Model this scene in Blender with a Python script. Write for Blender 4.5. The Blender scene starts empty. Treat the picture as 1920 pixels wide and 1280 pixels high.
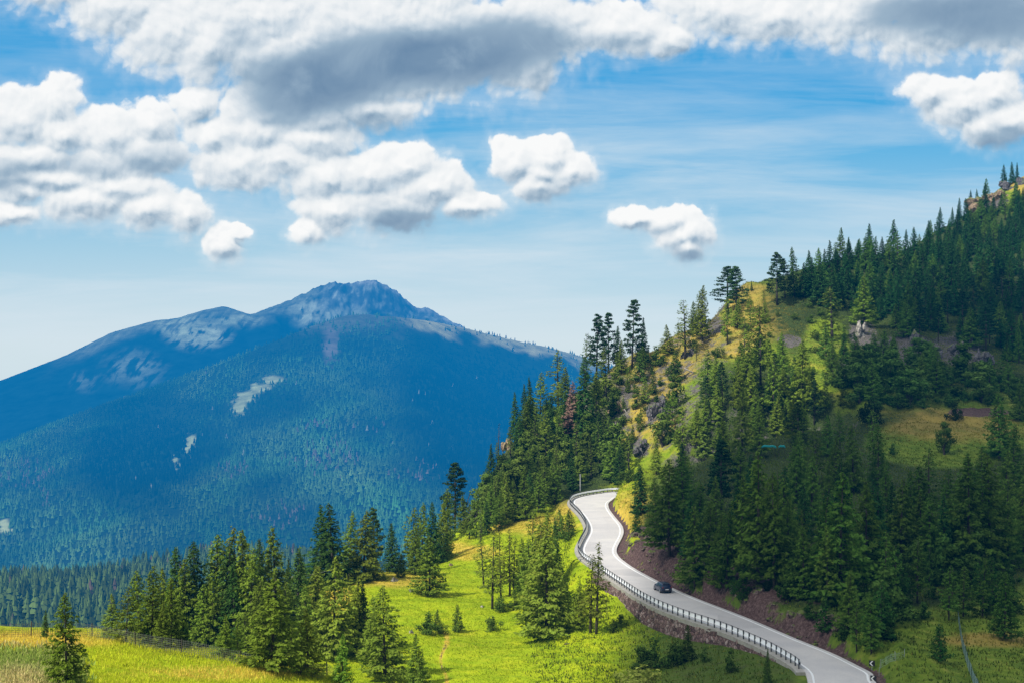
import bpy, math, random
import numpy as np
from mathutils import Vector, Matrix, noise as mnoise

random.seed(7)
RNG = np.random.default_rng(11)
sc = bpy.context.scene
COL = sc.collection
F, CX, CY = 2667.0, 960.0, 640.0          # focal length and centre of the view, in photo pixels
ROADZ = -35.0

def P(px, py, D):
    return np.array([(px - CX) / F * D, D, -(py - CY) / F * D])

# ------------------------------------------------------------------ helpers
def link(name, me, mats=None, parent=None):
    o = bpy.data.objects.new(name, me)
    COL.objects.link(o)
    if mats is not None:
        for m in (mats if isinstance(mats, (list, tuple)) else [mats]):
            if m.name not in [x.name for x in me.materials if x]:
                me.materials.append(m)
    if parent is not None:
        o.parent = parent
    return o

def mesh_from(name, V, Fc, smooth=False, attrs=None, colors=None):
    """Fc: array (n,3) or (n,4) or list of faces"""
    me = bpy.data.meshes.new(name)
    V = np.asarray(V, dtype=np.float32)
    if isinstance(Fc, np.ndarray):
        n, k = Fc.shape
        me.vertices.add(len(V)); me.vertices.foreach_set('co', V.ravel())
        me.loops.add(n * k); me.loops.foreach_set('vertex_index', Fc.astype(np.int32).ravel())
        me.polygons.add(n)
        me.polygons.foreach_set('loop_start', np.arange(0, n * k, k, dtype=np.int32))
        me.update(calc_edges=True)
    else:
        me.from_pydata([tuple(v) for v in V], [], [tuple(f) for f in Fc])
        me.update()
    me.polygons.foreach_set('use_smooth', np.full(len(me.polygons), smooth, dtype=bool))
    if attrs:
        for k_, a in attrs.items():
            at = me.attributes.new(k_, 'FLOAT', 'POINT')
            at.data.foreach_set('value', np.asarray(a, dtype=np.float32).ravel())
    if colors:
        for k_, a in colors.items():
            at = me.attributes.new(k_, 'FLOAT_COLOR', 'POINT')
            a = np.asarray(a, dtype=np.float32)
            if a.shape[1] == 3:
                a = np.concatenate([a, np.ones((len(a), 1), np.float32)], 1)
            at.data.foreach_set('color', a.ravel())
    me.validate()
    return me

class MB:
    """collects simple shapes into one mesh"""
    def __init__(s): s.v = []; s.f = []
    def add(s, V, Fc):
        b = len(s.v); s.v += [tuple(x) for x in V]; s.f += [tuple(i + b for i in f) for f in Fc]
    def box(s, c, size, rz=0.0, M=None):
        x, y, z = [k / 2 for k in size]
        pts = [Vector((sx * x, sy * y, sz * z)) for sz in (-1, 1) for sy in (-1, 1) for sx in (-1, 1)]
        R = M or Matrix.Rotation(rz, 3, 'Z')
        pts = [R @ p + Vector(c) for p in pts]
        s.add(pts, [(0, 2, 3, 1), (4, 5, 7, 6), (0, 1, 5, 4), (2, 6, 7, 3), (0, 4, 6, 2), (1, 3, 7, 5)])
    def tube(s, pts, rad, n=6, cap=True):
        pts = [Vector(p) for p in pts]
        rad = rad if isinstance(rad, (list, tuple)) else [rad] * len(pts)
        V = []; Fc = []
        for i, p in enumerate(pts):
            d = (pts[min(i + 1, len(pts) - 1)] - pts[max(i - 1, 0)]).normalized()
            u = d.cross(Vector((0.13, 0.31, 0.94)) if abs(d.z) < .9 else Vector((1, 0, 0))).normalized()
            w = d.cross(u)
            for k in range(n):
                a = 2 * math.pi * k / n
                V.append(p + (u * math.cos(a) + w * math.sin(a)) * rad[i])
        for i in range(len(pts) - 1):
            for k in range(n):
                k2 = (k + 1) % n
                Fc.append((i * n + k, i * n + k2, (i + 1) * n + k2, (i + 1) * n + k))
        if cap:
            Fc.append(tuple(range(n))[::-1]); Fc.append(tuple((len(pts) - 1) * n + k for k in range(n)))
        s.add(V, Fc)
    def build(s, name, mat, parent=None, smooth=False):
        me = mesh_from(name, s.v, s.f, smooth)
        return link(name, me, mat, parent)

def tag(o, label=None, cat=None, group=None, kind=None):
    if label: o['label'] = label
    if cat: o['category'] = cat
    if group: o['group'] = group
    if kind: o['kind'] = kind
    return o

def empty(name, loc=(0, 0, 0), rz=0.0):
    o = bpy.data.objects.new(name, None); COL.objects.link(o)
    o.location = loc; o.rotation_euler = (0, 0, rz); o.empty_display_size = 0.3
    return o

def sstep(a, b, x):
    t = np.clip((x - a) / (b - a), 0, 1); return t * t * (3 - 2 * t)

# ---- numpy gradient noise
_perm = np.random.default_rng(3).permutation(512)
_g = np.random.default_rng(4).uniform(0, 2 * math.pi, 512)
def perlin(x, y):
    xi = np.floor(x).astype(int); yi = np.floor(y).astype(int)
    xf = x - xi; yf = y - yi
    u = xf * xf * xf * (xf * (xf * 6 - 15) + 10); v = yf * yf * yf * (yf * (yf * 6 - 15) + 10)
    def g(ix, iy, dx, dy):
        h = _g[_perm[(_perm[ix & 511] + iy) & 511]]
        return np.cos(h) * dx + np.sin(h) * dy
    a = g(xi, yi, xf, yf); b = g(xi + 1, yi, xf - 1, yf)
    c = g(xi, yi + 1, xf, yf - 1); d = g(xi + 1, yi + 1, xf - 1, yf - 1)
    return (a + u * (b - a)) * (1 - v) + (c + u * (d - c)) * v
def fbm(x, y, s, oct=4, gain=.5):
    r = 0; a = 1.0; f = 1.0 / s
    for i in range(oct):
        r = r + a * perlin(x * f + 17.3 * i, y * f - 9.1 * i); a *= gain; f *= 2.03
    return r
def ridged(x, y, s, oct=4):
    r = 0; a = 1.0; f = 1.0 / s
    for i in range(oct):
        r = r + a * (1 - 2 * np.abs(perlin(x * f + 31.7 * i, y * f + 5.3 * i))); a *= .5; f *= 2.1
    return r

class RBF:
    def __init__(s, pts, scale, lam=1e-4):
        pts = np.asarray(pts, float)
        s.sc = scale; s.c = pts[:, :2] / scale; z = pts[:, 2]
        n = len(s.c)
        A = s.k(np.linalg.norm(s.c[:, None] - s.c[None], axis=2)) + lam * np.eye(n)
        Q = np.concatenate([np.ones((n, 1)), s.c], 1)
        M = np.block([[A, Q], [Q.T, np.zeros((3, 3))]])
        s.w = np.linalg.solve(M, np.concatenate([z, np.zeros(3)]))
    @staticmethod
    def k(r): return r * r * np.log(np.maximum(r, 1e-9))
    def __call__(s, x, y):
        sh = x.shape; q = np.stack([x.ravel(), y.ravel()], 1) / s.sc
        out = np.zeros(len(q)); n = len(s.c)
        for a in range(0, len(q), 40000):
            b = q[a:a + 40000]
            r = np.sqrt(((b[:, None] - s.c[None]) ** 2).sum(2))
            out[a:a + 40000] = s.k(r) @ s.w[:n] + s.w[n] + b @ s.w[n + 1:]
        return out.reshape(sh)

# ------------------------------------------------------------------ materials
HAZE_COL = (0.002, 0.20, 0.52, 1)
def nt(mat):
    mat.use_nodes = True
    t = mat.node_tree; t.nodes.clear(); return t
def N(t, typ, **kw):
    n = t.nodes.new(typ)
    ins = kw.pop('ins', {})
    for k, v in kw.items(): setattr(n, k, v)
    for k, v in ins.items(): n.inputs[k].default_value = v
    return n
def L(t, a, b): t.links.new(a, b)

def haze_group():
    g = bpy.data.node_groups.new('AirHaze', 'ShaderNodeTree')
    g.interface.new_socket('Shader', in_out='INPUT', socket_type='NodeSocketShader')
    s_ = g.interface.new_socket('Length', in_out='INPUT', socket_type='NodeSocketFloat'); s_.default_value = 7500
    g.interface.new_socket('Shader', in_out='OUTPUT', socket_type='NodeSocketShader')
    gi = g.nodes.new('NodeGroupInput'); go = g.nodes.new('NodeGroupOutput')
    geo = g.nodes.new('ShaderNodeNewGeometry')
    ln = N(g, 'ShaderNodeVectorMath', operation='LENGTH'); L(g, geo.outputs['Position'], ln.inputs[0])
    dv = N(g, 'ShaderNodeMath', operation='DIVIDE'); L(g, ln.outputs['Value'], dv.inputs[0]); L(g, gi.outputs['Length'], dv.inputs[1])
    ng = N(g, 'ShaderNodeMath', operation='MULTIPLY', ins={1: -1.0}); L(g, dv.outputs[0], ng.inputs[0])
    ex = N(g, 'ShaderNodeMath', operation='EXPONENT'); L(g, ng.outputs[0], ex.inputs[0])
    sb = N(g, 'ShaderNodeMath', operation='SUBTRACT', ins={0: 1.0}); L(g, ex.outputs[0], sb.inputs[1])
    em = N(g, 'ShaderNodeEmission', ins={'Color': HAZE_COL, 'Strength': 1.0})  # distance haze painted onto the surfaces as a blue glow
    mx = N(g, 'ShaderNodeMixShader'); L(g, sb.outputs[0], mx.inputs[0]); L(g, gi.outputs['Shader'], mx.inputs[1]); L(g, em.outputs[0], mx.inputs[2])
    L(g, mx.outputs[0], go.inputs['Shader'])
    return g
HAZE = haze_group()
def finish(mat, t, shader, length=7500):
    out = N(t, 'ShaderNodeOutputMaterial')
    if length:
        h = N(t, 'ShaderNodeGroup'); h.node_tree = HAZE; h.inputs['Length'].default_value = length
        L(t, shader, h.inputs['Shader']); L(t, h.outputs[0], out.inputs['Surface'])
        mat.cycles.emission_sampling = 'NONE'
    else:
        L(t, shader, out.inputs['Surface'])
def mixc(t, fac, a, b, blend='MIX'):
    m = N(t, 'ShaderNodeMix', data_type='RGBA', blend_type=blend)
    for sock, v in ((m.inputs[0], fac), (m.inputs[6], a), (m.inputs[7], b)):
        if hasattr(v, 'links'): L(t, v, sock)
        else: sock.default_value = v if not isinstance(v, tuple) or len(v) == 4 else (*v, 1)
    return m.outputs[2]
def noise_tex(t, scale, detail=4, rough=.55, vec=None, dist=0.0):
    n = N(t, 'ShaderNodeTexNoise', ins={'Scale': scale, 'Detail': detail, 'Roughness': rough, 'Distortion': dist})
    if vec is not None: L(t, vec, n.inputs['Vector'])
    return n
def ramp(t, fac, stops):
    r = N(t, 'ShaderNodeValToRGB'); cr = r.color_ramp
    while len(cr.elements) < len(stops): cr.elements.new(0.5)
    for e, (p, c) in zip(cr.elements, stops):
        e.position = p; e.color = (*c, 1) if len(c) == 3 else c
    L(t, fac, r.inputs[0]); return r.outputs[0]
def attr(t, name, out='Fac'):
    return N(t, 'ShaderNodeAttribute', attribute_name=name).outputs[out]
def math_(t, op, a, b=None, clamp=False):
    m = N(t, 'ShaderNodeMath', operation=op, use_clamp=clamp)
    for i, v in enumerate((a, b)):
        if v is None: continue
        if hasattr(v, 'links'): L(t, v, m.inputs[i])
        else: m.inputs[i].default_value = v
    return m.outputs[0]

def madd(t, a, b, c):
    o = math_(t, 'MULTIPLY_ADD', a, b); o.node.inputs[2].default_value = c; return o

def simple(name, col, rough=.6, metal=0.0, var=0.15, scale=3.0, haze=7500, bump=0.0, coat=0.0):
    m = bpy.data.materials.new(name); t = nt(m)
    tc = N(t, 'ShaderNodeTexCoord')
    n = noise_tex(t, scale, 4, .6, tc.outputs['Object'])
    c = ramp(t, n.outputs['Fac'], [(0.25, tuple(k * (1 - var) for k in col)), (.75, tuple(min(1, k * (1 + var)) for k in col))])
    b = N(t, 'ShaderNodeBsdfPrincipled', ins={'Roughness': rough, 'Metallic': metal, 'Coat Weight': coat})
    L(t, c, b.inputs['Base Color'])
    if bump:
        bp = N(t, 'ShaderNodeBump', ins={'Strength': bump, 'Distance': .05}); L(t, n.outputs['Fac'], bp.inputs['Height']); L(t, bp.outputs[0], b.inputs['Normal'])
    finish(m, t, b.outputs[0], haze)
    return m

def leaf_mat(name, trans=.3, haze=7500):
    m = bpy.data.materials.new(name); t = nt(m)
    oi = N(t, 'ShaderNodeObjectInfo')
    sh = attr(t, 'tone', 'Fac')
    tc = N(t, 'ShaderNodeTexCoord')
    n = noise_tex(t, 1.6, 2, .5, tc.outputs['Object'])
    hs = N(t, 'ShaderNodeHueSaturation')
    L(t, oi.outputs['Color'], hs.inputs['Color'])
    v = madd(t, sh, .9, .55)  # crown shade put into the colour: inner and downward sprays darker
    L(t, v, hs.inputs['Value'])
    hv = madd(t, n.outputs['Fac'], .05, .475)
    L(t, hv, hs.inputs['Hue'])
    d = N(t, 'ShaderNodeBsdfDiffuse'); L(t, hs.outputs[0], d.inputs['Color'])
    tr = N(t, 'ShaderNodeBsdfTranslucent'); L(t, hs.outputs[0], tr.inputs['Color'])
    mx = N(t, 'ShaderNodeMixShader', ins={0: trans}); L(t, d.outputs[0], mx.inputs[1]); L(t, tr.outputs[0], mx.inputs[2])
    finish(m, t, mx.outputs[0], haze)
    return m

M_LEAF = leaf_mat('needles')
M_BARK = simple('bark', (.055, .045, .035), .9, var=.4, scale=4)
M_BARK_GREY = simple('dead_wood', (.30, .27, .24), .9, var=.3, scale=5)

def ground_mat():
    m = bpy.data.materials.new('hillside_ground'); t = nt(m)
    geo = N(t, 'ShaderNodeNewGeometry'); pos = geo.outputs['Position']
    n1 = noise_tex(t, .045, 5, .6, pos); n2 = noise_tex(t, .5, 5, .65, pos); n3 = noise_tex(t, 2.6, 4, .7, pos)
    n4 = noise_tex(t, .16, 5, .65, pos, .6)
    lush = ramp(t, n2.outputs['Fac'], [(.25, (.25, .36, .008)), (.5, (.37, .45, .010)), (.76, (.47, .49, .018))])
    dry = ramp(t, n2.outputs['Fac'], [(.25, (.42, .30, .035)), (.5, (.62, .44, .06)), (.75, (.72, .54, .11))])
    a_dry = attr(t, 'dry')
    k = math_(t, 'ADD', a_dry, madd(t, n1.outputs['Fac'], 2.2, -1.18))
    k2 = math_(t, 'ADD', k, math_(t, 'SUBTRACT', n4.outputs['Fac'], .5))
    kk = ramp(t, k2, [(.2, (0, 0, 0)), (.75, (1, 1, 1))])
    grass = mixc(t, kk, lush, dry)
    # small dark tussocks
    tus = ramp(t, n3.outputs['Fac'], [(.28, (.55, .58, .5)), (.45, (1, 1, 1))])
    grass = mixc(t, .75, grass, mixc(t, 1.0, grass, tus, 'MULTIPLY'))
    big = ramp(t, n4.outputs['Fac'], [(.3, (.55, .70, .6)), (.6, (1.06, 1.03, 1))])
    grass = mixc(t, 1.0, grass, big, 'MULTIPLY')
    # darker, greener grass: cloud shade painted into the colour, duller turf on the hill
    dull_shade_grass = ramp(t, n2.outputs['Fac'], [(.3, (.05, .10, .012)), (.55, (.13, .19, .022)), (.78, (.26, .27, .055))])
    dull_shade_grass = mixc(t, math_(t, 'MULTIPLY', kk, .75), dull_shade_grass, (.36, .25, .07, 1))
    dull_shade_grass = mixc(t, .6, dull_shade_grass, mixc(t, 1.0, dull_shade_grass, tus, 'MULTIPLY'))
    grass = mixc(t, attr(t, 'dull'), grass, dull_shade_grass)
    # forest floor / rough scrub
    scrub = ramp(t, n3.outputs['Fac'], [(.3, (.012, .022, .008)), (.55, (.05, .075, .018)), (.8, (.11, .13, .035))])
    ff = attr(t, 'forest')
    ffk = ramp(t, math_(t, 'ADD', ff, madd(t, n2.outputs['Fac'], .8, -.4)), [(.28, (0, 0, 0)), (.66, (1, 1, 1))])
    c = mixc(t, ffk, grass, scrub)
    # rock
    vo = N(t, 'ShaderNodeTexVoronoi', ins={'Scale': .55}); L(t, pos, vo.inputs['Vector'])
    rock = ramp(t, n3.outputs['Fac'], [(.25, (.035, .033, .035)), (.5, (.12, .108, .10)), (.75, (.27, .235, .20))])
    rk = math_(t, 'ADD', attr(t, 'rock'), madd(t, n2.outputs['Fac'], .9, -.45))
    rkk = ramp(t, rk, [(.34, (0, 0, 0)), (.5, (1, 1, 1))])
    c = mixc(t, rkk, c, rock)
    red = ramp(t, n3.outputs['Fac'], [(.25, (.026, .015, .015)), (.5, (.10, .062, .056)), (.75, (.24, .165, .145))])
    rd = math_(t, 'ADD', attr(t, 'earth'), madd(t, n2.outputs['Fac'], .9, -.45))
    rdk = ramp(t, rd, [(.36, (0, 0, 0)), (.5, (1, 1, 1))])
    c = mixc(t, rdk, c, red)
    b = N(t, 'ShaderNodeBsdfPrincipled', ins={'Roughness': .95, 'Specular IOR Level': .1})
    L(t, c, b.inputs['Base Color'])
    hgt = math_(t, 'ADD', math_(t, 'MULTIPLY', n3.outputs['Fac'], .5), n2.outputs['Fac'])
    bp = N(t, 'ShaderNodeBump', ins={'Strength': .55, 'Distance': .7}); L(t, hgt, bp.inputs['Height']); L(t, bp.outputs[0], b.inputs['Normal'])
    finish(m, t, b.outputs[0])
    return m
M_GROUND = ground_mat()

# ------------------------------------------------------------------ the road line (needed by the terrain)
rows = [(1277,1524,1630),(1263,1521,1627),(1250,1509,1603),(1235,1484,1574),(1220,1457,1541),(1200,1412,1490),(1180,1362,1444),
        (1160,1300,1397),(1140,1248,1346),(1124,1217,1304),(1110,1195,1271),(1096,1174,1240),(1080,1150,1209),(1065,1129,1182),
        (1050,1107,1161),(1040,1098,1152),(1030,1094,1150),(1018,1098,1155),(1005,1105,1162),(995,1109,1164),(985,1108,1161),
        (975,1103,1153),(965,1096,1145),(955,1086,1138),(948,1079,1136)]
def onroad(px, py):
    D = -ROADZ * F / (py - CY); return ((px - CX) / F * D, D)
LE = [(-14, 131), (0, 131), (10, 131.2), (20, 132.8), (27, 136.6), (30, 141)]
RE = [(-14, 124), (0, 124), (11, 124.2), (23, 125.6), (32, 130.5), (36, 138)]
for y, l, r in rows:
    LE.append(onroad(l, y)); RE.append(onroad(r, y - 1))
for (lx, ly, rx, ry) in [(1076,942,1136,945),(1078,937,1137,942),(1086,933,1140,939),(1102,929,1145,936),(1125,925.5,1152,931)]:
    LE.append(onroad(lx, ly)); RE.append(onroad(rx, ry))
LE += [(24, 331), (35, 333), (52, 331), (72, 324)]
RE += [(25.5, 325.5), (35, 326.5), (51, 324.5), (70, 317.5)]
def catmull(pts, n=8):
    pts = np.asarray(pts, float); out = []
    Q = np.concatenate([[2 * pts[0] - pts[1]], pts, [2 * pts[-1] - pts[-2]]])
    for i in range(1, len(Q) - 2):
        p0, p1, p2, p3 = Q[i - 1], Q[i], Q[i + 1], Q[i + 2]
        for k in range(n):
            t = k / n
            out.append(.5 * ((2 * p1) + (-p0 + p2) * t + (2 * p0 - 5 * p1 + 4 * p2 - p3) * t * t + (-p0 + 3 * p1 - 3 * p2 + p3) * t ** 3))
    out.append(pts[-1]); return np.array(out)
def smooth(a, it=3):
    a = a.copy()
    for _ in range(it): a[1:-1] = .25 * a[:-2] + .5 * a[1:-1] + .25 * a[2:]
    return a
LE = smooth(catmull(LE), 6); RE = smooth(catmull(RE), 6)
CE = (LE + RE) / 2; HW = np.linalg.norm(LE - RE, axis=1) / 2
RN = (RE - LE) / np.linalg.norm(RE - LE, axis=1)[:, None]      # unit vector towards the right edge
def ix_of_py(py):     # index along the road at a given picture row of the straight part
    D = -ROADZ * F / (py - CY); i = np.argmin(np.abs(CE[:, 1] - D) + (np.arange(len(CE)) < 48) * 500); return int(i)

# ------------------------------------------------------------------ near terrain
cp = []
def C(px, py, D): cp.append(P(px, py, D))
def Cz(px, D, z): cp.append(np.array([(px - CX) / F * D, D, z]))
# left foreground meadow, its crest and the gully behind it
for px in (-500, -200): C(px, 1280, 84); C(px, 1196, 125); Cz(px, 50, -13); Cz(px, 165, -44); Cz(px, 240, -75); Cz(px, 350, -125)
C(0, 1280, 85); C(0, 1188, 125); Cz(0, 160, -42); Cz(0, 50, -13.2); Cz(0, 230, -70); Cz(0, 350, -125)
C(170, 1280, 88); C(170, 1192, 126); Cz(170, 155, -38.5); C(200, 1200, 188); Cz(190, 235, -58); Cz(190, 340, -115)
C(330, 1280, 97); C(330, 1221, 120); Cz(330, 148, -36.5); C(330, 1205, 180); C(370, 1190, 205); Cz(330, 260, -60); Cz(330, 350, -110)
Cz(300, 55, -15)
C(470, 1249, 115); Cz(470, 145, -37); C(470, 1228, 172); C(480, 1180, 205); Cz(480, 270, -60); Cz(480, 380, -118)
C(600, 1274, 110); C(600, 1290, 104); Cz(620, 138, -37.5); C(600, 1270, 166); C(590, 1180, 205); C(590, 1105, 233); Cz(590, 275, -55); Cz(590, 400, -120)
Cz(600, 55, -17)
C(700, 1292, 108); C(700, 1225, 180); C(700, 1150, 213); C(700, 1074, 250); Cz(700, 300, -58); Cz(700, 420, -125)
C(800, 1285, 162); C(800, 1200, 186); C(790, 1120, 224); C(800, 1064, 262); Cz(800, 312, -56); Cz(800, 430, -120)
Cz(850, 120, -38); Cz(900, 60, -24)
C(900, 1270, 163); C(900, 1160, 208); C(870, 1100, 238); C(850, 1046, 276); C(850, 1000, 305); Cz(850, 350, -60); Cz(850, 450, -115)
C(960, 1060, 255); C(960, 990, 292); C(905, 1005, 300)
C(1000, 1280, 162); C(1000, 1200, 193); C(1000, 1100, 232); C(1010, 1000, 285)
C(1060, 1050, 246); C(1070, 990, 282); C(1062, 960, 312); C(1030, 958, 322)
C(1100, 1280, 158); C(1100, 1200, 184); C(1085, 1120, 213); 
C(1170, 1260, 163); C(1170, 1170, 187); C(1180, 1128, 195); C(1240, 1166, 188); C(1300, 1190, 176.5); C(1350, 1204, 170); C(1440, 1234, 159.5)
C(1250, 1250, 163); C(1350, 1268, 154); C(1440, 1275, 149); Cz(1250, 120, -36); Cz(1250, 60, -25)
Cz(1700, 60, -25); Cz(1650, 110, -35.5); Cz(2300, 60, -24); Cz(1500, 137, -36)
# the spur behind the upper bend
C(900, 925, 345); C(880, 960, 330); C(935, 860, 358); Cz(900, 400, -75); Cz(935, 420, -70); Cz(900, 520, -130)
C(980, 905, 345); C(980, 832, 362); Cz(985, 430, -62); Cz(985, 520, -120)
C(1030, 905, 342); C(1020, 790, 372); C(1075, 905, 342); C(1075, 820, 366); C(1070, 752, 388); Cz(1065, 440, -45); Cz(1065, 540, -100)
C(1160, 885, 346); C(1160, 800, 366); C(1160, 740, 386); C(1165, 694, 402); Cz(1165, 450, -32); Cz(1165, 560, -80)
for i in range(40, len(CE), 9): cp.append(np.array([CE[i][0], CE[i][1], ROADZ]))
# cut bank and hill to the right of the road
C(1172, 985, 270); C(1180, 950, 288); C(1200, 1015, 238); C(1250, 1064, 209); C(1320, 1088, 197); C(1400, 1112, 188); C(1500, 1152, 176); C(1580, 1192, 165); C(1650, 1230, 156)
C(1230, 985, 256); C(1250, 880, 320); C(1250, 800, 352); C(1240, 720, 388); C(1245, 650, 412); Cz(1250, 460, -16); Cz(1250, 580, -60)
C(1330, 1000, 232); C(1330, 900, 275); C(1330, 800, 330); C(1330, 700, 378); C(1320, 622, 425); Cz(1330, 480, 2); Cz(1330, 600, -45)
C(1420, 1000, 218); C(1400, 900, 258); C(1400, 860, 280); C(1400, 770, 335); C(1400, 690, 375); C(1400, 600, 425); C(1405, 545, 455); Cz(1400, 520, 10); Cz(1400, 640, -30)
C(1500, 1050, 200); C(1500, 930, 246); C(1500, 820, 305); C(1500, 720, 362); C(1500, 620, 412); C(1500, 548, 465); Cz(1500, 540, 17); Cz(1500, 680, -20)
C(1600, 1100, 182); C(1600, 1000, 216); C(1600, 880, 268); C(1600, 790, 322); C(1600, 690, 376); C(1600, 615, 424); C(1600, 510, 540); Cz(1600, 620, 25); Cz(1600, 750, -10)
C(1700, 1200, 162); C(1700, 1080, 196); C(1700, 950, 240); C(1700, 860, 285); C(1700, 795, 322); C(1700, 700, 375); C(1700, 640, 415); C(1700, 500, 570); Cz(1700, 680, 28); Cz(1700, 820, 0)
C(1800, 1270, 148); C(1800, 1150, 178); C(1800, 1000, 226); C(1800, 850, 292); C(1800, 790, 335); C(1800, 720, 372); C(1800, 640, 425); C(1800, 440, 600); C(1800, 425, 620); Cz(1800, 720, 45); Cz(1800, 860, 15)
C(1910, 1270, 148); C(1910, 1150, 180); C(1910, 1000, 228); C(1910, 840, 298); C(1910, 780, 340); C(1910, 700, 385); C(1910, 600, 455); C(1910, 450, 580); C(1910, 345, 650); Cz(1910, 760, 72); Cz(1910, 880, 40)
for px in (2100, 2420): C(px, 1270, 150); C(px, 1000, 232); C(px, 800, 335); C(px, 600, 470); C(px, 300, 680); Cz(px, 880, 60)
rbf = RBF(cp, 100.0, 2e-3)

PXS = 4.0
PXG = np.arange(-500, 2421, PXS)
DG = 48 * np.exp(np.linspace(0, math.log(900 / 48), 760))
PXm, DDm = np.meshgrid(PXG, DG)                    # rows: D, cols: px
Xm = (PXm - CX) / F * DDm; Ym = DDm
Zm = rbf(Xm, Ym)
Zm = np.maximum(Zm, -260)
hill = sstep(250, 400, Ym) * sstep(900, 1000, PXm) + sstep(1500, 1700, PXm) * sstep(300, 360, Ym)
hill = np.clip(hill, 0, 1)
tern = fbm(Xm, Ym, 26, 4) * (.7 + 2.2 * hill) + ridged(Xm, Ym, 17, 4) * 1.5 * hill + fbm(Xm, Ym, 5, 3) * .25
# distance to the road
near = np.where((Ym > 118) & (Ym < 350) & (Xm > -25) & (Xm < 85))
qx, qy = Xm[near], Ym[near]
dist = np.full(Xm.shape, 1e3); side = np.ones(Xm.shape); idx = np.zeros(Xm.shape, int); hw = np.full(Xm.shape, 3.0)
dd = np.empty(len(qx)); ii = np.empty(len(qx), int)
for a in range(0, len(qx), 20000):
    d2 = (qx[a:a + 20000, None] - CE[None, :, 0]) ** 2 + (qy[a:a + 20000, None] - CE[None, :, 1]) ** 2
    k = d2.argmin(1); ii[a:a + 20000] = k; dd[a:a + 20000] = np.sqrt(d2[np.arange(len(k)), k])
sd = ((qx - CE[ii, 0]) * RN[ii, 0] + (qy - CE[ii, 1]) * RN[ii, 1])
dist[near] = dd; side[near] = np.sign(sd); idx[near] = ii; hw[near] = HW[ii]
iw0, iw1 = ix_of_py(1243), ix_of_py(1066)          # the stretch carried by the stone wall
walled = (idx >= iw0) & (idx <= iw1) & (side < 0)
e0 = np.where(walled, hw + .5, hw + .8); e1 = np.where(walled, hw + .9, hw + np.where(side > 0, 3.2, 4.5))
e0 = np.where((side < 0) & ~walled, hw + 1.8, e0)
bl = sstep(0, 1, (dist - e0) / (e1 - e0))
farroad = sstep(hw + 1, hw + 14, dist)
banky = (side > 0) * sstep(hw + 1.2, hw + 2.5, dist) * (1 - sstep(hw + 6, hw + 11, dist)) * (dist < 60)
tern = tern + 0 * tern
Zfull = Zm + tern * farroad + banky * (ridged(Xm, Ym, 3.2, 3) * .55 + .45 + fbm(Xm, Ym, 1.3, 2) * .35)
wrow = CY - ROADZ * F / np.maximum(CE[:, 1], 50)
wdrop = np.interp(wrow, [1055, 1070, 1098, 1128, 1150, 1165, 1190, 1210, 1235, 1245], [.0, .4, 1.4, 2.5, 2.5, 2.1, 1.2, .7, .4, 0])
wdrop[np.arange(len(CE)) < 48] = 0; wd = wdrop[idx] * (side < 0) * (dist < 60)
cap = np.where(wd > .05, ROADZ - wd - .12 * np.maximum(dist - hw - 2, 0), 1e3)
kcap = (1 - sstep(hw + 8, hw + 20, dist)) * (wd > .05)
Zfull = np.where(Zfull > cap, Zfull * (1 - kcap) + cap * kcap, Zfull)
Zm = (ROADZ - .22) * (1 - bl) + Zfull * bl
TZ = Zm
PYm = CY - F * Zm / Ym                               # picture row of every ground point

def col_profile(px):
    c = np.clip((px - PXG[0]) / PXS, 0, len(PXG) - 1.001); i = int(c); f = c - i
    return TZ[:, i] * (1 - f) + TZ[:, i + 1] * f
def hit(px, py, dmin=0):
    """first ground point seen through a picture point; if the line clears the ridge, the ridge itself"""
    z = col_profile(px); py_ = CY - F * z / DG
    ok = np.where((py_ <= py) & (DG > dmin))[0]
    if len(ok) == 0 or DG[ok[0]] > 860:
        r = np.where((DG > max(dmin, 90)) & (DG < 800))[0]
        i = r[np.argmin(py_[r])]
        D, zz = DG[i], z[i]
    else:
        i = max(ok[0], 1)
        a, b = py_[i - 1], py_[i]
        f = (a - py) / (a - b) if a > py and a != b else 1.0
        f = min(max(f, 0), 1); D = DG[i - 1] * (1 - f) + DG[i] * f; zz = z[i - 1] * (1 - f) + z[i] * f
    return Vector(((px - CX) / F * D, D, zz))
def ground_z(x, y):
    px = CX + F * x / y; z = col_profile(px)
    return float(np.interp(y, DG, z))

# surface zones
def ell(cx, cy, rx, ry, soft=.5):
    q = np.sqrt(((PXm - cx) / rx) ** 2 + ((PYm - cy) / ry) ** 2); return sstep(1 + soft, 1 - soft, q)
wob = fbm(Xm, Ym, 9, 3)
dry = np.zeros_like(Xm); forest = np.zeros_like(Xm); rockz = np.zeros_like(Xm); earth = np.zeros_like(Xm)
for e in [(1000, 985, 90, 22), (1070, 950, 30, 20), (880, 1035, 70, 16), (720, 1082, 120, 18), (1190, 960, 40, 50), (1245, 650, 90, 26),
          (1300, 610, 60, 30), (1190, 700, 60, 40), (1250, 690, 60, 30), (1400, 560, 60, 30), (1440, 600, 60, 40), (1350, 640, 70, 40), (60, 1200, 160, 16), (420, 1262, 160, 14),
          (620, 1120, 40, 50), (1780, 800, 140, 30), (1915, 345, 30, 20), (1850, 1200, 80, 14), (30, 1285, 60, 30), (1220, 780, 60, 90)]:
    dry = np.maximum(dry, ell(*e))
dry = np.clip(dry * .75 + (hill * .12), 0, 1)
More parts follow.
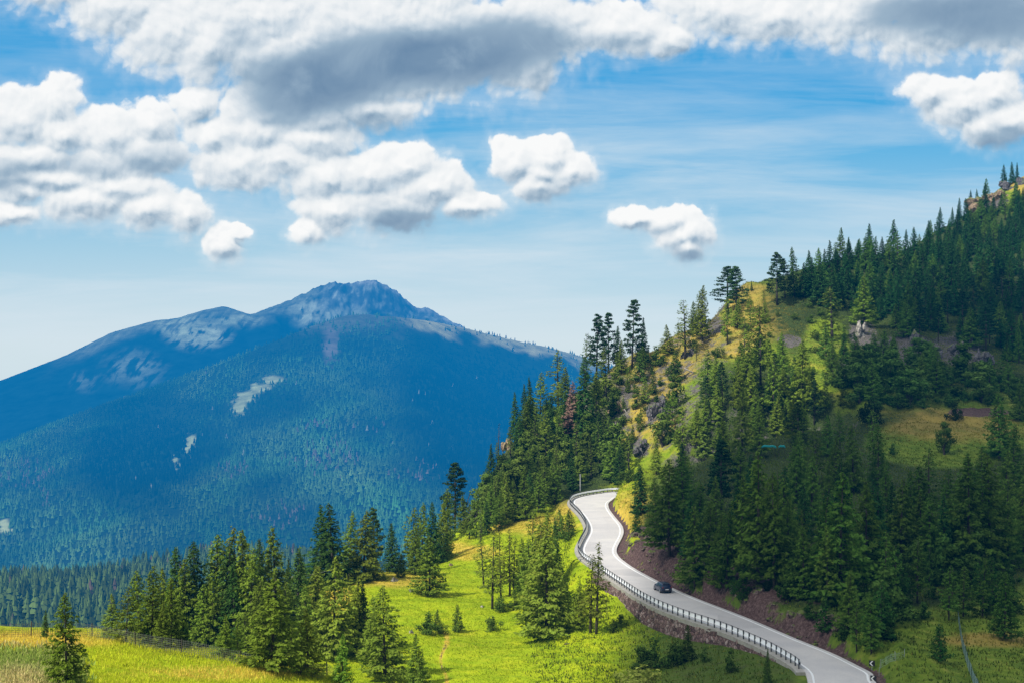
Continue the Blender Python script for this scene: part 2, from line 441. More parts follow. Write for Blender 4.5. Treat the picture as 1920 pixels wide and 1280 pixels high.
# rough dark ground: shaded wood on the right, the spur, the gully under the trees at left
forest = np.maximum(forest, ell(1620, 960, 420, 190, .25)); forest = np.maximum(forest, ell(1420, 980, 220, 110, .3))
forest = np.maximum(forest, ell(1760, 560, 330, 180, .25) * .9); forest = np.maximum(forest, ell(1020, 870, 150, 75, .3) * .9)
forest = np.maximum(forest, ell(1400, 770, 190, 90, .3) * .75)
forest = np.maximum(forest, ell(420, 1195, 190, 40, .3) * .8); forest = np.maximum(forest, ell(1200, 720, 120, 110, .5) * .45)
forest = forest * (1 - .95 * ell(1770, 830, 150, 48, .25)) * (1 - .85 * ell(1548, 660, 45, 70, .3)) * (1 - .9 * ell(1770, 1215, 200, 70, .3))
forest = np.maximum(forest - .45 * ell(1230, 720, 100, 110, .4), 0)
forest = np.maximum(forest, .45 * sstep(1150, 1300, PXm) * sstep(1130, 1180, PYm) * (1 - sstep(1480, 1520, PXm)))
gz = np.gradient(Zm, axis=0) / np.gradient(Ym, axis=0); gx = np.gradient(Zm, axis=1) / np.maximum(np.gradient(Xm, axis=1), 1e-4)
slope = np.sqrt(gz ** 2 + gx ** 2)
rockz = sstep(.75, 1.35, slope) * hill * .6
rockz = np.maximum(rockz, (ell(1190, 745, 170, 120, .4) * .22 + ell(1360, 610, 110, 60, .5) * .15) + ridged(Xm, Ym, 14, 3) * .16 * ell(1250, 720, 240, 160, .4))
for e in [(1618, 625, 30, 28), (1580, 690, 14, 22), (1700, 655, 60, 34), (1790, 655, 60, 30), (1163, 762, 24, 18), (1235, 765, 26, 26), (1845, 378, 50, 16), (1175, 735, 14, 14),
          (1200, 840, 20, 20), (1340, 610, 22, 18), (1290, 560, 12, 14), (1480, 640, 26, 14), (885, 965, 14, 22), (945, 830, 14, 20), (985, 790, 26, 14)]:
    rockz = np.maximum(rockz, ell(*e, .5) * .62)
bank = (side > 0) * sstep(hw + .5, hw + 1.0, dist) * (1 - sstep(hw + 5.5, hw + 9.0, dist)) * ((idx > ix_of_py(1235)) & (idx < ix_of_py(1012)))
earth = np.maximum(earth, bank * (.50 + .30 * np.clip(fbm(Xm, Ym, 9, 3) * 3 + .25, -1, 1)))
earth = np.maximum(earth, ell(1835, 772, 62, 9, .3) * .7)
earth = np.maximum(earth, np.where((dist < hw + 1.6) & (dist > hw - 1), .62, 0) * (side > 0))
# trodden path down the meadow
pth = np.exp(-((PXm - (832 + 6 * np.sin(PYm * .08))) / 4.0) ** 2) * sstep(1175, 1195, PYm)
dry = np.maximum(dry, pth * 1.0); earth = np.maximum(earth, pth * .42)

dull = sstep(1120, 1230, PXm + wob * 25) * sstep(1085, 1150, PYm) * (side < 0)  # paints the cloud shade as darker grass, both sides of the road
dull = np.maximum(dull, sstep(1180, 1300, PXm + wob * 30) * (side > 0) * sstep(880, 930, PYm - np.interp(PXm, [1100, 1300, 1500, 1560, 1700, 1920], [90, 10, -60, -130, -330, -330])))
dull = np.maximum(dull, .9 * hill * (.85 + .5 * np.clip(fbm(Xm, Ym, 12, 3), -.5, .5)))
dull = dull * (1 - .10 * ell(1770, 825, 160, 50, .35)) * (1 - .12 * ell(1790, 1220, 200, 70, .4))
nr, ncol = Xm.shape
V = np.stack([Xm, Ym, Zm], 2).reshape(-1, 3)
ai = np.arange(nr * ncol).reshape(nr, ncol)
Fq = np.stack([ai[:-1, :-1], ai[:-1, 1:], ai[1:, 1:], ai[1:, :-1]], 2).reshape(-1, 4)
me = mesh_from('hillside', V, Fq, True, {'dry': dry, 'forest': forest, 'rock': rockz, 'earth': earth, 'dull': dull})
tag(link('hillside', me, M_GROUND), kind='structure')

# ------------------------------------------------------------------ road
def ribbon(name, A, B, mat, z0, z1=None, thick=.25, kind=None, parent=None):
    """A,B: (n,2) edges; a solid strip"""
    n = len(A); z1 = z0 if z1 is None else z1
    V = [(a[0], a[1], z0) for a in A] + [(b[0], b[1], z1) for b in B] + [(a[0], a[1], z0 - thick) for a in A] + [(b[0], b[1], z1 - thick) for b in B]
    Fc = []
    for i in range(n - 1):
        Fc.append((i, n + i, n + i + 1, i + 1))
        Fc.append((2 * n + i, i, i + 1, 2 * n + i + 1))
        Fc.append((n + i, 3 * n + i, 3 * n + i + 1, n + i + 1))
    Fc.append((0, 2 * n, 3 * n, n)); Fc.append((n - 1, 2 * n - 1, 4 * n - 1, 3 * n - 1))
    o = link(name, mesh_from(name, V, Fc), mat, parent)
    if kind: o['kind'] = kind
    return o
def asphalt():
    m = bpy.data.materials.new('pale_asphalt'); t = nt(m)
    geo = N(t, 'ShaderNodeNewGeometry'); pos = geo.outputs['Position']
    n = noise_tex(t, 6, 5, .7, pos); n2 = noise_tex(t, .12, 4, .6, pos, 1.0); n3 = noise_tex(t, .7, 5, .6, pos, 2.5)
    c = ramp(t, n.outputs['Fac'], [(.3, (.53, .51, .485)), (.7, (.64, .61, .585))])
    c = mixc(t, 1.0, c, ramp(t, n2.outputs['Fac'], [(.3, (.86, .87, .89)), (.65, (1.06, 1.05, 1.03))]), 'MULTIPLY')
    cr = ramp(t, n3.outputs['Fac'], [(.485, (1, 1, 1)), (.5, (.78, .78, .8)), (.515, (1, 1, 1))])
    c = mixc(t, .6, c, mixc(t, 1.0, c, cr, 'MULTIPLY'))
    vp = N(t, 'ShaderNodeTexVoronoi', ins={'Scale': .11}); L(t, pos, vp.inputs['Vector'])
    sp = N(t, 'ShaderNodeSeparateColor'); L(t, vp.outputs['Color'], sp.inputs[0])
    c = mixc(t, 1.0, c, ramp(t, sp.outputs[0], [(.0, (.93, .93, .94)), (.8, (1, 1, 1)), (.86, (.86, .86, .87))]), 'MULTIPLY')
    b = N(t, 'ShaderNodeBsdfPrincipled', ins={'Roughness': .85, 'Specular IOR Level': .25}); L(t, c, b.inputs['Base Color'])
    finish(m, t, b.outputs[0]); return m
ribbon('road', LE - RN * .55, RE + RN * .55, asphalt(), ROADZ, kind='structure')
M_LINE = simple('road_paint', (.82, .82, .80), .7, var=.06, scale=2)
ribbon('road_marking', LE - RN * .02, LE + RN * .20, M_LINE, ROADZ + .012, thick=.008, kind='structure')
ribbon('road_marking', RE - RN * .22, RE + RN * .02, M_LINE, ROADZ + .012, thick=.008, kind='structure')
M_CONC = simple('weathered_concrete', (.36, .34, .30), .9, var=.25, scale=1.5)
ig0, ig1 = ix_of_py(1254), len(LE) - 22
# concrete coping under the rail
ka, kb = LE - RN * .56, LE - RN * 1.55
sl = slice(ig0 - 4, ig1)
o = ribbon('concrete_kerb', ka[sl], kb[sl], M_CONC, ROADZ + .12, ROADZ + .10, .5)
tag(o, 'pale concrete kerb that carries the guardrail along the outer road edge', 'kerb')

# rough stone retaining wall, follows the road below the coping
def stone_wall():
    m = bpy.data.materials.new('rubble_stone'); t = nt(m)
    geo = N(t, 'ShaderNodeNewGeometry'); pos = geo.outputs['Position']
    v1 = N(t, 'ShaderNodeTexVoronoi', ins={'Scale': 2.1, 'Randomness': 1.0}); L(t, pos, v1.inputs['Vector'])
    v2 = N(t, 'ShaderNodeTexVoronoi', feature='DISTANCE_TO_EDGE', ins={'Scale': 2.1}); L(t, pos, v2.inputs['Vector'])
    n = noise_tex(t, 5, 4, .6, pos)
    sep = N(t, 'ShaderNodeSeparateColor'); L(t, v1.outputs['Color'], sep.inputs[0])
    c = ramp(t, sep.outputs[0], [(0, (.08, .045, .042)), (.4, (.17, .10, .09)), (.75, (.25, .165, .145)), (1, (.38, .30, .27))])
    edge = ramp(t, v2.outputs['Distance'], [(.0, (.18, .18, .18)), (.12, (1, 1, 1))])
    c = mixc(t, 1.0, c, edge, 'MULTIPLY')
    c = mixc(t, .4, c, mixc(t, 1.0, c, ramp(t, n.outputs['Fac'], [(.3, (.5, .5, .5)), (.7, (1.4, 1.4, 1.4))]), 'MULTIPLY'))
    b = N(t, 'ShaderNodeBsdfPrincipled', ins={'Roughness': .95}); L(t, c, b.inputs['Base Color'])
    bp = N(t, 'ShaderNodeBump', ins={'Strength': .9, 'Distance': .25}); L(t, v2.outputs['Distance'], bp.inputs['Height']); L(t, bp.outputs[0], b.inputs['Normal'])
    finish(m, t, b.outputs[0]); return m
A = kb[iw0 - 6:iw1 + 8] + RN[iw0 - 6:iw1 + 8] * .1
RNw = RN[iw0 - 6:iw1 + 8]
n = len(A); nv = 14; V = []; 
hts = []
for i in range(n):
    s_ = i / (n - 1); h = 3.4 * min(1, s_ * 5 + .25, (1 - s_) * 6 + .3); hts.append(h)
    for k in range(nv):
        t_ = k / (nv - 1)
        q = A[i] - RNw[i] * (t_ * .22 * h)
        b = mnoise.noise(Vector((q[0] * 1.3, q[1] * 1.3, t_ * h * 1.5))) * .22
        V.append((q[0] - RNw[i][0] * b, q[1] - RNw[i][1] * b, ROADZ - .02 - t_ * h))
ai = np.arange(n * nv).reshape(n, nv)
Fq = np.stack([ai[:-1, :-1], ai[1:, :-1], ai[1:, 1:], ai[:-1, 1:]], 2).reshape(-1, 4)
o = link('retaining_wall', mesh_from('retaining_wall', V, Fq, True), stone_wall())
tag(o, 'reddish rubble stone retaining wall below the guardrail', 'wall')

# guardrail: posts, beam, top rail
M_POST = simple('dark_rail_post', (.035, .04, .045), .6, .3, var=.3)
M_BEAM = simple('galvanised_beam', (.90, .91, .92), .4, .05, var=.08, scale=1)
M_TOP = simple('dark_hand_rail', (.07, .065, .06), .5, .3)
gr_line = (LE - RN * .95)[ig0:ig1]
seg = np.linalg.norm(np.diff(gr_line, axis=0), axis=1); cum = np.concatenate([[0], np.cumsum(seg)])
def along(s):
    x = np.interp(s, cum, gr_line[:, 0]); y = np.interp(s, cum, gr_line[:, 1])
    x2 = np.interp(s + .3, cum, gr_line[:, 0]); y2 = np.interp(s + .3, cum, gr_line[:, 1])
    return x, y, math.atan2(y2 - y, x2 - x)
gx0, gy0, _ = along(0)
guard = empty('guardrail', (gx0, gy0, ROADZ)); tag(guard, 'long guardrail with dark posts and bright metal beam on the outer edge of the road', 'guardrail')
off = -Vector((gx0, gy0, ROADZ))
post_me = None; rest = MB(); ns = int(cum[-1] / 1.42)
for i in range(ns):
    x, y, a = along(i * 1.42 + .05)
    if i < 98:
        if post_me is None:
            b = MB(); b.box((0, 0, .50), (.12, .11, 1.0)); b.box((0, 0, 1.02), (.16, .15, .05)); b.box((0, -.10, .58), (.10, .10, .22))
            post_me = b.build('post', M_POST, guard); o = post_me
        else:
            o = post_me.copy(); COL.objects.link(o)
        o.location = Vector((x, y, ROADZ + .10)) + off; o.rotation_euler = (0, 0, a)
    else:
        rest.box(Vector((x, y, ROADZ + .6)) + off, (.14, .13, 1.0), a)
if rest.v:
    o = rest.build('post', M_POST, guard); o['kind'] = 'stuff'
bm_ = MB(); tp = MB()
prof = [(-.02, .42), (.045, .50), (0, .58), (0, .66), (.045, .74), (-.02, .82), (-.03, .82), (-.20, .46)]
ns2 = int(cum[-1] / .8); VV = []; ring = len(prof)
for i in range(ns2 + 1):
    x, y, a = along(min(i * .8, cum[-1] - .31)); nx, ny = math.sin(a), -math.cos(a)
    for (d, z) in prof: VV.append(Vector((x + nx * (d + .17), y + ny * (d + .17), ROADZ + .10 + z)) + off)
FF = [(i * ring + k, i * ring + (k + 1) % ring, (i + 1) * ring + (k + 1) % ring, (i + 1) * ring + k) for i in range(ns2) for k in range(ring)]
bm_.add(VV, FF); bm_.build('beam', M_BEAM, guard)
tp.tube([Vector((along(s_)[0], along(s_)[1], ROADZ + 1.13)) + off for s_ in np.arange(0, cum[-1] - .3, 1.2)], .032, 5)
tp.build('top_rail', M_TOP, guard)

# ------------------------------------------------------------------ trees: prototypes
def leaf_quads(cent, normal, length, width, axis):
    """one kite shaped spray per row"""
    nn = normal / np.linalg.norm(normal, axis=1)[:, None]
    ax = axis - (axis * nn).sum(1)[:, None] * nn; ax /= np.maximum(np.linalg.norm(ax, axis=1), 1e-6)[:, None]
    sd = np.cross(nn, ax)
    a = cent - ax * length[:, None] * .5; b = cent + sd * width[:, None] * .5 + ax * length[:, None] * .05
    c = cent + ax * length[:, None] * .5; d = cent - sd * width[:, None] * .5 + ax * length[:, None] * .05
    V = np.stack([a, b, c, d], 1).reshape(-1, 3)
    return V, np.arange(len(V)).reshape(-1, 4)

def conifer(seed, H=12.0, R=2.2, base=.08, nbr=120, dens=9, droop=.25, up=.3, size=.42, taper=.85, gap=0.0, lump=0.25, bare=0.0):
    r = np.random.default_rng(seed)
    tr = MB(); bend = r.normal(0, .012, 2) * H
    tp_ = [(bend[0] * t * t, bend[1] * t * t, t * H) for t in np.linspace(0, 1, 7)]
    tp_[0] = (0, 0, -.5)
    tr.tube(tp_, [max(.02, .017 * H * (1 - t * .95)) for t in np.linspace(0, 1, 7)], 7)
    cent = []; nor = []; ln = []; wd = []; ax = []; tone = []
    az0 = r.uniform(0, 6.28)
    for i in range(nbr):
        t = base + (1 - base) * ((i + r.uniform(0, 1)) / nbr) ** 1.05
        if r.uniform() < gap: continue
        az = az0 + i * 2.39996 + r.normal(0, .35)
        prof = (1 - t) ** taper * min(1, (t - base) / .10 + .55)
        lumpf = 1 + lump * math.sin(az * 2 + seed) * math.sin(t * 9 + seed * 1.7) + r.normal(0, .14)
        Lb = max(.25, R * prof * lumpf + .12)
        dirv = np.array([math.cos(az), math.sin(az), 0])
        z0 = t * H; nb = max(2, int(Lb * dens))
        sdv = np.array([-dirv[1], dirv[0], 0])
        pts = []
        for k in range(5):
            s = k / 4; pts.append(np.array([bend[0] * t * t, bend[1] * t * t, z0]) + dirv * Lb * s + np.array([0, 0, Lb * (up * s * s - droop * s)]))
        tr.tube([tuple(p) for p in pts[:4]], [.012 * H * .28 * (1 - t * .6), .02, .016, .01], 3, False)
        s = r.uniform(0.12 if t > .5 else .22, 1.03, nb) ** .8
        sp = (r.uniform(-1, 1, nb) * .42 * Lb * s * (1.1 - s * .7) + r.normal(0, .05, nb))
        c = np.array([bend[0] * t * t, bend[1] * t * t, z0]) + dirv * (Lb * s)[:, None] + sdv * sp[:, None]
        c[:, 2] += Lb * (up * s * s - droop * s) - np.abs(sp) * .2 + r.normal(0, .10, nb)
        nv_ = dirv * .55 + np.array([0, 0, .8]) + r.normal(0, .55, (nb, 3))
        axv = dirv * .8 + sdv * (np.sign(sp) * .5)[:, None] + r.normal(0, .35, (nb, 3)) + np.array([0, 0, -.35])
        cent.append(c); nor.append(nv_); ax.append(axv)
        ln.append(size * r.uniform(.7, 1.5, nb) * (1.05 - .35 * t)); wd.append(size * r.uniform(.35, .7, nb) * (1.05 - .35 * t))
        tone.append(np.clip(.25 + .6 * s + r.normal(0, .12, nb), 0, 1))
    cent = np.concatenate(cent); 
    V, Fq = leaf_quads(cent, np.concatenate(nor), np.concatenate(ln), np.concatenate(wd), np.concatenate(ax))
    # leader
    crown = mesh_from('crown', V, Fq, False, {'tone': np.repeat(np.concatenate(tone), 4)})
    trunk = mesh_from('trunk', tr.v, tr.f, True)
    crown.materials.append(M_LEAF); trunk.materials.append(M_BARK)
    return trunk, crown, H

def broad(seed, H=4.0, R=1.8, n=900, size=.35, trunk_h=.25, clumps=9):
    r = np.random.default_rng(seed); tr = MB()
    cs = []
    for i in range(clumps):
        a = r.uniform(0, 6.28); q = r.uniform(0, .95) * R; z = H * r.uniform(trunk_h + .08, .95) * (1 - .45 * q / R)
        rr = R * r.uniform(.22, .58) * (1.1 - .4 * z / H); cs.append((math.cos(a) * q, math.sin(a) * q, z, rr))
        tr.tube([(0, 0, -.3), (math.cos(a) * q * .35, math.sin(a) * q * .35, z * .5), (math.cos(a) * q, math.sin(a) * q, z)], [.03 * H * .5 + .02, .03, .015], 5, False)
    cent = []; nor = []; tone = []
    for (x, y, z, rr) in cs:
        k = n // clumps; d = r.normal(0, 1, (k, 3)); d /= np.linalg.norm(d, axis=1)[:, None]
        rad = rr * r.uniform(.55, 1.08, k); c = np.array([x, y, z]) + d * rad[:, None] * np.array([1, 1, .8])
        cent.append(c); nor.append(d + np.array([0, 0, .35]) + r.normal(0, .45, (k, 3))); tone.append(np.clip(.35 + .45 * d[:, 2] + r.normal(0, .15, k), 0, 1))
    cent = np.concatenate(cent); m_ = cent[:, 2] > .05; cent = cent[m_]; nor = np.concatenate(nor)[m_]; tone = np.concatenate(tone)[m_]
    k = len(cent)
    V, Fq = leaf_quads(cent, nor, size * r.uniform(.7, 1.4, k), size * r.uniform(.5, .9, k), r.normal(0, 1, (k, 3)))
    crown = mesh_from('crown', V, Fq, False, {'tone': np.repeat(tone, 4)}); trunk = mesh_from('trunk', tr.v, tr.f, True)
    crown.materials.append(M_LEAF); trunk.materials.append(M_BARK)
    return trunk, crown, H

def stone_pine(seed, H=14.0, R=2.4):
    """open crown of separate foliage clumps on short rising branches"""
    r = np.random.default_rng(seed); tr = MB()
    tr.tube([(0, 0, -.5), (.05, 0, H * .3), (-.05, .08, H * .6), (0, 0, H * .97)], [.24, .19, .12, .03], 7)
    cent = []; nor = []; tone = []
    for i in range(46):
        t = .22 + .78 * ((i + r.uniform(0, 1)) / 46); az = i * 2.4 + r.normal(0, .5)
        Lb = R * (1 - (max(t - .3, 0) / .72) ** 1.7) * r.uniform(.5, 1.15) * (.55 + 1.1 * min(t, .42)) + .25
        d = np.array([math.cos(az), math.sin(az), 0]); tip = d * Lb + np.array([0, 0, t * H + Lb * r.uniform(.0, .3)])
        tr.tube([(0, 0, t * H - .1), tuple(tip * .6 + np.array([0, 0, t * H - .1]) * .4), tuple(tip)], [.05, .035, .015], 4, False)
        for q in (1.0, .62):
            c0 = tip * q + np.array([0, 0, t * H]) * (1 - q); k = int(34 * (.7 if q < 1 else 1)); rr = .62 * r.uniform(.7, 1.25) * (1.15 - .4 * t)
            u = r.normal(0, 1, (k, 3)); u /= np.linalg.norm(u, axis=1)[:, None]
            cent.append(c0 + u * (rr * r.uniform(.4, 1.1, k))[:, None] * np.array([1.25, 1.25, .6])); nor.append(u + np.array([0, 0, .4]) + r.normal(0, .4, (k, 3)))
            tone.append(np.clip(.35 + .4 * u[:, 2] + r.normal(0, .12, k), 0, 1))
    cent = np.concatenate(cent); k = len(cent)
    V, Fq = leaf_quads(cent, np.concatenate(nor), .5 * r.uniform(.6, 1.3, k), .26 * r.uniform(.6, 1.2, k), r.normal(0, 1, (k, 3)) + np.array([0, 0, .6]))
    crown = mesh_from('crown', V, Fq, False, {'tone': np.repeat(np.concatenate(tone), 4)}); trunk = mesh_from('trunk', tr.v, tr.f, True)
    crown.materials.append(M_LEAF); trunk.materials.append(M_BARK)
    return trunk, crown, H

PROTO = {
    'larch': [conifer(100 + i, 12, R=[2.9, 2.6, 3.1, 2.4, 2.8, 3.3][i], base=[.05, .08, .04, .10, .06, .04][i], nbr=[135, 120, 145, 115, 130, 150][i], dens=17, droop=.24, up=.22, size=.46, taper=[.72, .66, .8, .62, .7, .85][i], gap=.04, lump=.22) for i in range(6)] + [conifer(140 + i, 12, R=[2.2, 3.0, 2.6][i], base=[.16, .10, .2][i], nbr=[95, 105, 90][i], dens=12, droop=.3, up=.34, size=.5, taper=[.5, .6, .55][i], gap=.16, lump=.5) for i in range(3)],
    'thin': [conifer(200 + i, 12, R=1.75, base=.20, nbr=84, dens=11, droop=.25, up=.3, size=.42, taper=.55, gap=.18, lump=.42) for i in range(4)],
    'spruce': [conifer(300 + i, 12, R=[2.3, 2.0, 2.5, 2.2][i], base=.03, nbr=160, dens=15, droop=.42, up=.28, size=.46, taper=[.82, .72, .9, .78][i], gap=.03, lump=.2) for i in range(4)],
    'pine': [stone_pine(400 + i) for i in range(3)],
    'young': [conifer(500 + i, 5, R=1.35, base=.03, nbr=80, dens=19, droop=.2, up=.3, size=.32, taper=.8, gap=.04) for i in range(3)],
    'bush': [broad(600 + i, [3, 3.4, 2.6][i], [1.7, 1.6, 1.9][i], 1000, .28, .02, 14) for i in range(3)],
    'broad': [broad(700 + i, 7, 2.5, 1700, .42, .06, 17) for i in range(3)],
    'bare': [conifer(800 + i, 10, R=1.3, base=.15, nbr=60, dens=3, droop=.3, up=.2, size=.25, taper=.6, gap=.1) for i in range(1)],
}
NAME = {'larch': 'larch_tree', 'thin': 'larch_tree', 'spruce': 'spruce_tree', 'pine': 'stone_pine', 'young': 'young_spruce', 'bush': 'shrub', 'broad': 'broadleaf_tree', 'bare': 'bare_tree'}
WORD = {'larch': 'larch', 'thin': 'slender larch', 'spruce': 'dark spruce', 'pine': 'open stone pine', 'young': 'young spruce', 'bush': 'low shrub', 'broad': 'leafy broadleaf tree', 'bare': 'nearly bare tree'}
CAT = {'bush': 'shrub'}
TINT = {'larch': (.17, .22, .026), 'thin': (.17, .21, .03), 'spruce': (.060, .115, .022), 'pine': (.055, .10, .03), 'young': (.085, .145, .022), 'bush': (.10, .155, .024), 'broad': (.15, .20, .03), 'bare': (.16, .13, .08)}
TREES = []       # every placed tree: dict
def plant(kind, px, by, ty, clump, wf=1.0, tint=None, label=None, dmin=0, hmax=None):
    p = hit(px, by, dmin)
    h = max(.6, (by - ty) / F * p.y * 1.03)
    if by - (CY - F * p.z / p.y) < -6:           # snapped to a ridge: keep the top where it is
        h = max(.8, (CY - ty) / F * p.y - p.z)
    if hmax: h = min(h, hmax)
    TREES.append(dict(kind=kind, p=p, h=h, wf=wf, tint=tint, label=label, clump=clump, px=px, by=by, ty=ty))

# ---- hand placed trees, clump by clump
CL = {}
def clump(key, phrase, items):
    CL[key] = phrase
    for it in items:
        kind, px, by, ty = it[:4]; kw = it[4] if len(it) > 4 else {}
        plant(kind, px, by, ty, key, **kw)
clump('fore', 'on the near meadow', [
    ('larch', 125, 1283, 1117, dict(wf=1.05, tint=(.15,.21,.02), label='bushy green larch standing alone on the near meadow at the fence')),
    ('spruce', 84, 1197, 1144, dict(wf=.9, label='ragged small dark spruce beside the meadow larch at the crest')),
    ])
clump('grove', 'in the grove behind the near meadow crest', [
    ('larch', 210, 1198, 1115, dict(tint=(.17,.22,.03))), ('larch', 262, 1200, 1072), ('larch', 285, 1206, 1064), ('larch', 305, 1215, 1128), ('spruce', 331, 1200, 1030, dict(wf=1.1)),
    ('spruce', 345, 1214, 1146), ('spruce', 275, 1207, 1160), ('larch', 350, 1205, 1050, dict(wf=1.1)), ('spruce', 366, 1200, 1020, dict(wf=1.2)), ('larch', 380, 1217, 1098, dict(wf=1.1)), ('larch', 400, 1200, 1008, dict(wf=1.15)),
    ('spruce', 425, 1205, 1024, dict(wf=1.2)), ('larch', 441, 1200, 994), ('larch', 460, 1205, 999), ('larch', 470, 1217, 1034), ('spruce', 485, 1195, 1014, dict(wf=.75)), ('larch', 519, 1195, 992),
    ('larch', 505, 1190, 1042), ('larch', 420, 1233, 1154), ('larch', 447, 1238, 1164), ('larch', 461, 1228, 1150), ('larch', 510, 1258, 1088, dict(wf=1.35)), ('spruce', 558, 1183, 1030, dict(wf=1.3)),
    ('larch', 578, 1266, 1144, dict(wf=1.1)), ('larch', 545, 1252, 1172), ('larch', 236, 1202, 1102), ('larch', 320, 1210, 1085, dict(wf=1.1)), ('larch', 405, 1215, 1085, dict(wf=1.1)), ('spruce', 440, 1215, 1060, dict(wf=1.2)),
    ('larch', 488, 1225, 1090), ('larch', 300, 1200, 1068), ('larch', 535, 1215, 1095)])
clump('slope', 'on the lower meadow slope', [
    ('larch', 625, 1232, 1048, dict(wf=1.15)), ('larch', 664, 1224, 1083), ('spruce', 685, 1228, 1092, dict(wf=.8)), ('larch', 722, 1272, 1103, dict(wf=1.35)), ('larch', 641, 1282, 1190, dict(tint=(.15,.24,.025))),
    ('larch', 652, 1215, 1078), ('larch', 783, 1288, 1190, dict(wf=1.05)), ('larch', 608, 1225, 1120), ('larch', 700, 1240, 1120)])
clump('row', 'in the row along the far meadow crest', [
    ('spruce', 601, 1098, 950, dict(wf=1.25)), ('spruce', 625, 1100, 947, dict(wf=1.25)), ('larch', 655, 1086, 963), ('larch', 681, 1090, 960, dict(wf=1.2)), ('pine', 704, 1074, 957, dict(wf=.9)), ('spruce', 736, 1068, 979, dict(wf=1.2)),
    ('young', 752, 1082, 1038), ('larch', 772, 1068, 952, dict(wf=1.0)), ('larch', 790, 1064, 947), ('spruce', 814, 1058, 944, dict(wf=1.1)), ('larch', 805, 1116, 1008, dict(wf=1.25, label='larch standing alone on open grass before the crest row, boulders to its left')),
    ('larch', 832, 1048, 945), ('larch', 780, 1075, 990), ('larch', 838, 1050, 1000), ('pine', 853, 990, 868, dict(wf=1.05)), ('larch', 838, 1000, 915), ('larch', 868, 1000, 930, dict(wf=.9))])
clump('knoll', 'at the wood edge beside the rocky spur', [
    ('larch', 893, 1008, 918), ('thin', 902, 1014, 953), ('larch', 935, 995, 922), ('spruce', 912, 1000, 940), ('larch', 962, 978, 900), ('larch', 985, 972, 880), ('larch', 1010, 960, 885), ('larch', 948, 985, 890), ('larch', 920, 985, 905),
    ('larch', 1040, 945, 860), ('larch', 1020, 948, 870), ('larch', 880, 1010, 945)])
clump('meadow', 'in the open clump on the bright meadow', [
    ('thin', 923, 1141, 998, dict(wf=1.1)), ('thin', 907, 1100, 1000, dict(wf=1.2)), ('thin', 939, 1120, 998), ('thin', 956, 1117, 993), ('thin', 963, 1112, 1008, dict(wf=.9)), ('larch', 997, 1114, 961, dict(wf=.9)), ('larch', 1023, 1105, 962, dict(wf=.9)), ('spruce', 1044, 1090, 972, dict(wf=.7)),
    ('larch', 1025, 1194, 1008, dict(wf=1.3)), ('larch', 1008, 1140, 1018, dict(wf=1.15)), ('larch', 992, 1128, 1012, dict(wf=1.1)), ('larch', 1016, 1152, 985, dict(wf=1.1)), ('larch', 1042, 1158, 1042, dict(wf=1.1)), ('larch', 980, 1105, 1010), ('young', 1050, 1010, 956), ('young', 1066, 1012, 956, dict(wf=1.1)), ('thin', 1118, 1188, 1022, dict(wf=1.15, label='tall slender larch below the guardrail, its top against the road')),
    ('thin', 1107, 1186, 1040, dict(wf=1.2, label='slender larch trunk close beside the tall one below the guardrail')), ('larch', 1085, 1182, 1090, dict(wf=.9)), ('bare', 1138, 1157, 1094, dict(wf=.6)), ('bush', 924, 1181, 1155), ('bush', 802, 1190, 1150, dict(wf=1.1)), ('young', 804, 1180, 1146), ('young', 819, 1176, 1142),
    ('bush', 828, 1188, 1168), ('young', 859, 1184, 1134), ('bush', 940, 1146, 1118), ('bush', 965, 1142, 1116), ('bush', 985, 1160, 1132), ('bush', 1060, 1130, 1085), ('bush', 1045, 1165, 1140)])
clump('verge', 'on the dull grass below the stone wall', [
    ('bush', 1201, 1255, 1208, dict(tint=(.075, .13, .025))), ('bush', 1228, 1252, 1196, dict(tint=(.075, .13, .025))), ('larch', 1289, 1238, 1172, dict(wf=1.0, tint=(.075, .13, .025))), ('bush', 1370, 1259, 1216, dict(wf=.8, tint=(.075, .13, .025))), ('spruce', 1438, 1283, 1214, dict(wf=.7)),
    ('bush', 1195, 1302, 1250, dict(wf=1.3, tint=(.40,.46,.09), label='round yellow green shrub at the foot of the dull slope')), ('bush', 1270, 1243, 1205, dict(tint=(.075, .13, .025))), ('bush', 1320, 1240, 1214, dict(tint=(.075, .13, .025))), ('bush', 1150, 1185, 1160), ('bush', 1165, 1175, 1150)])
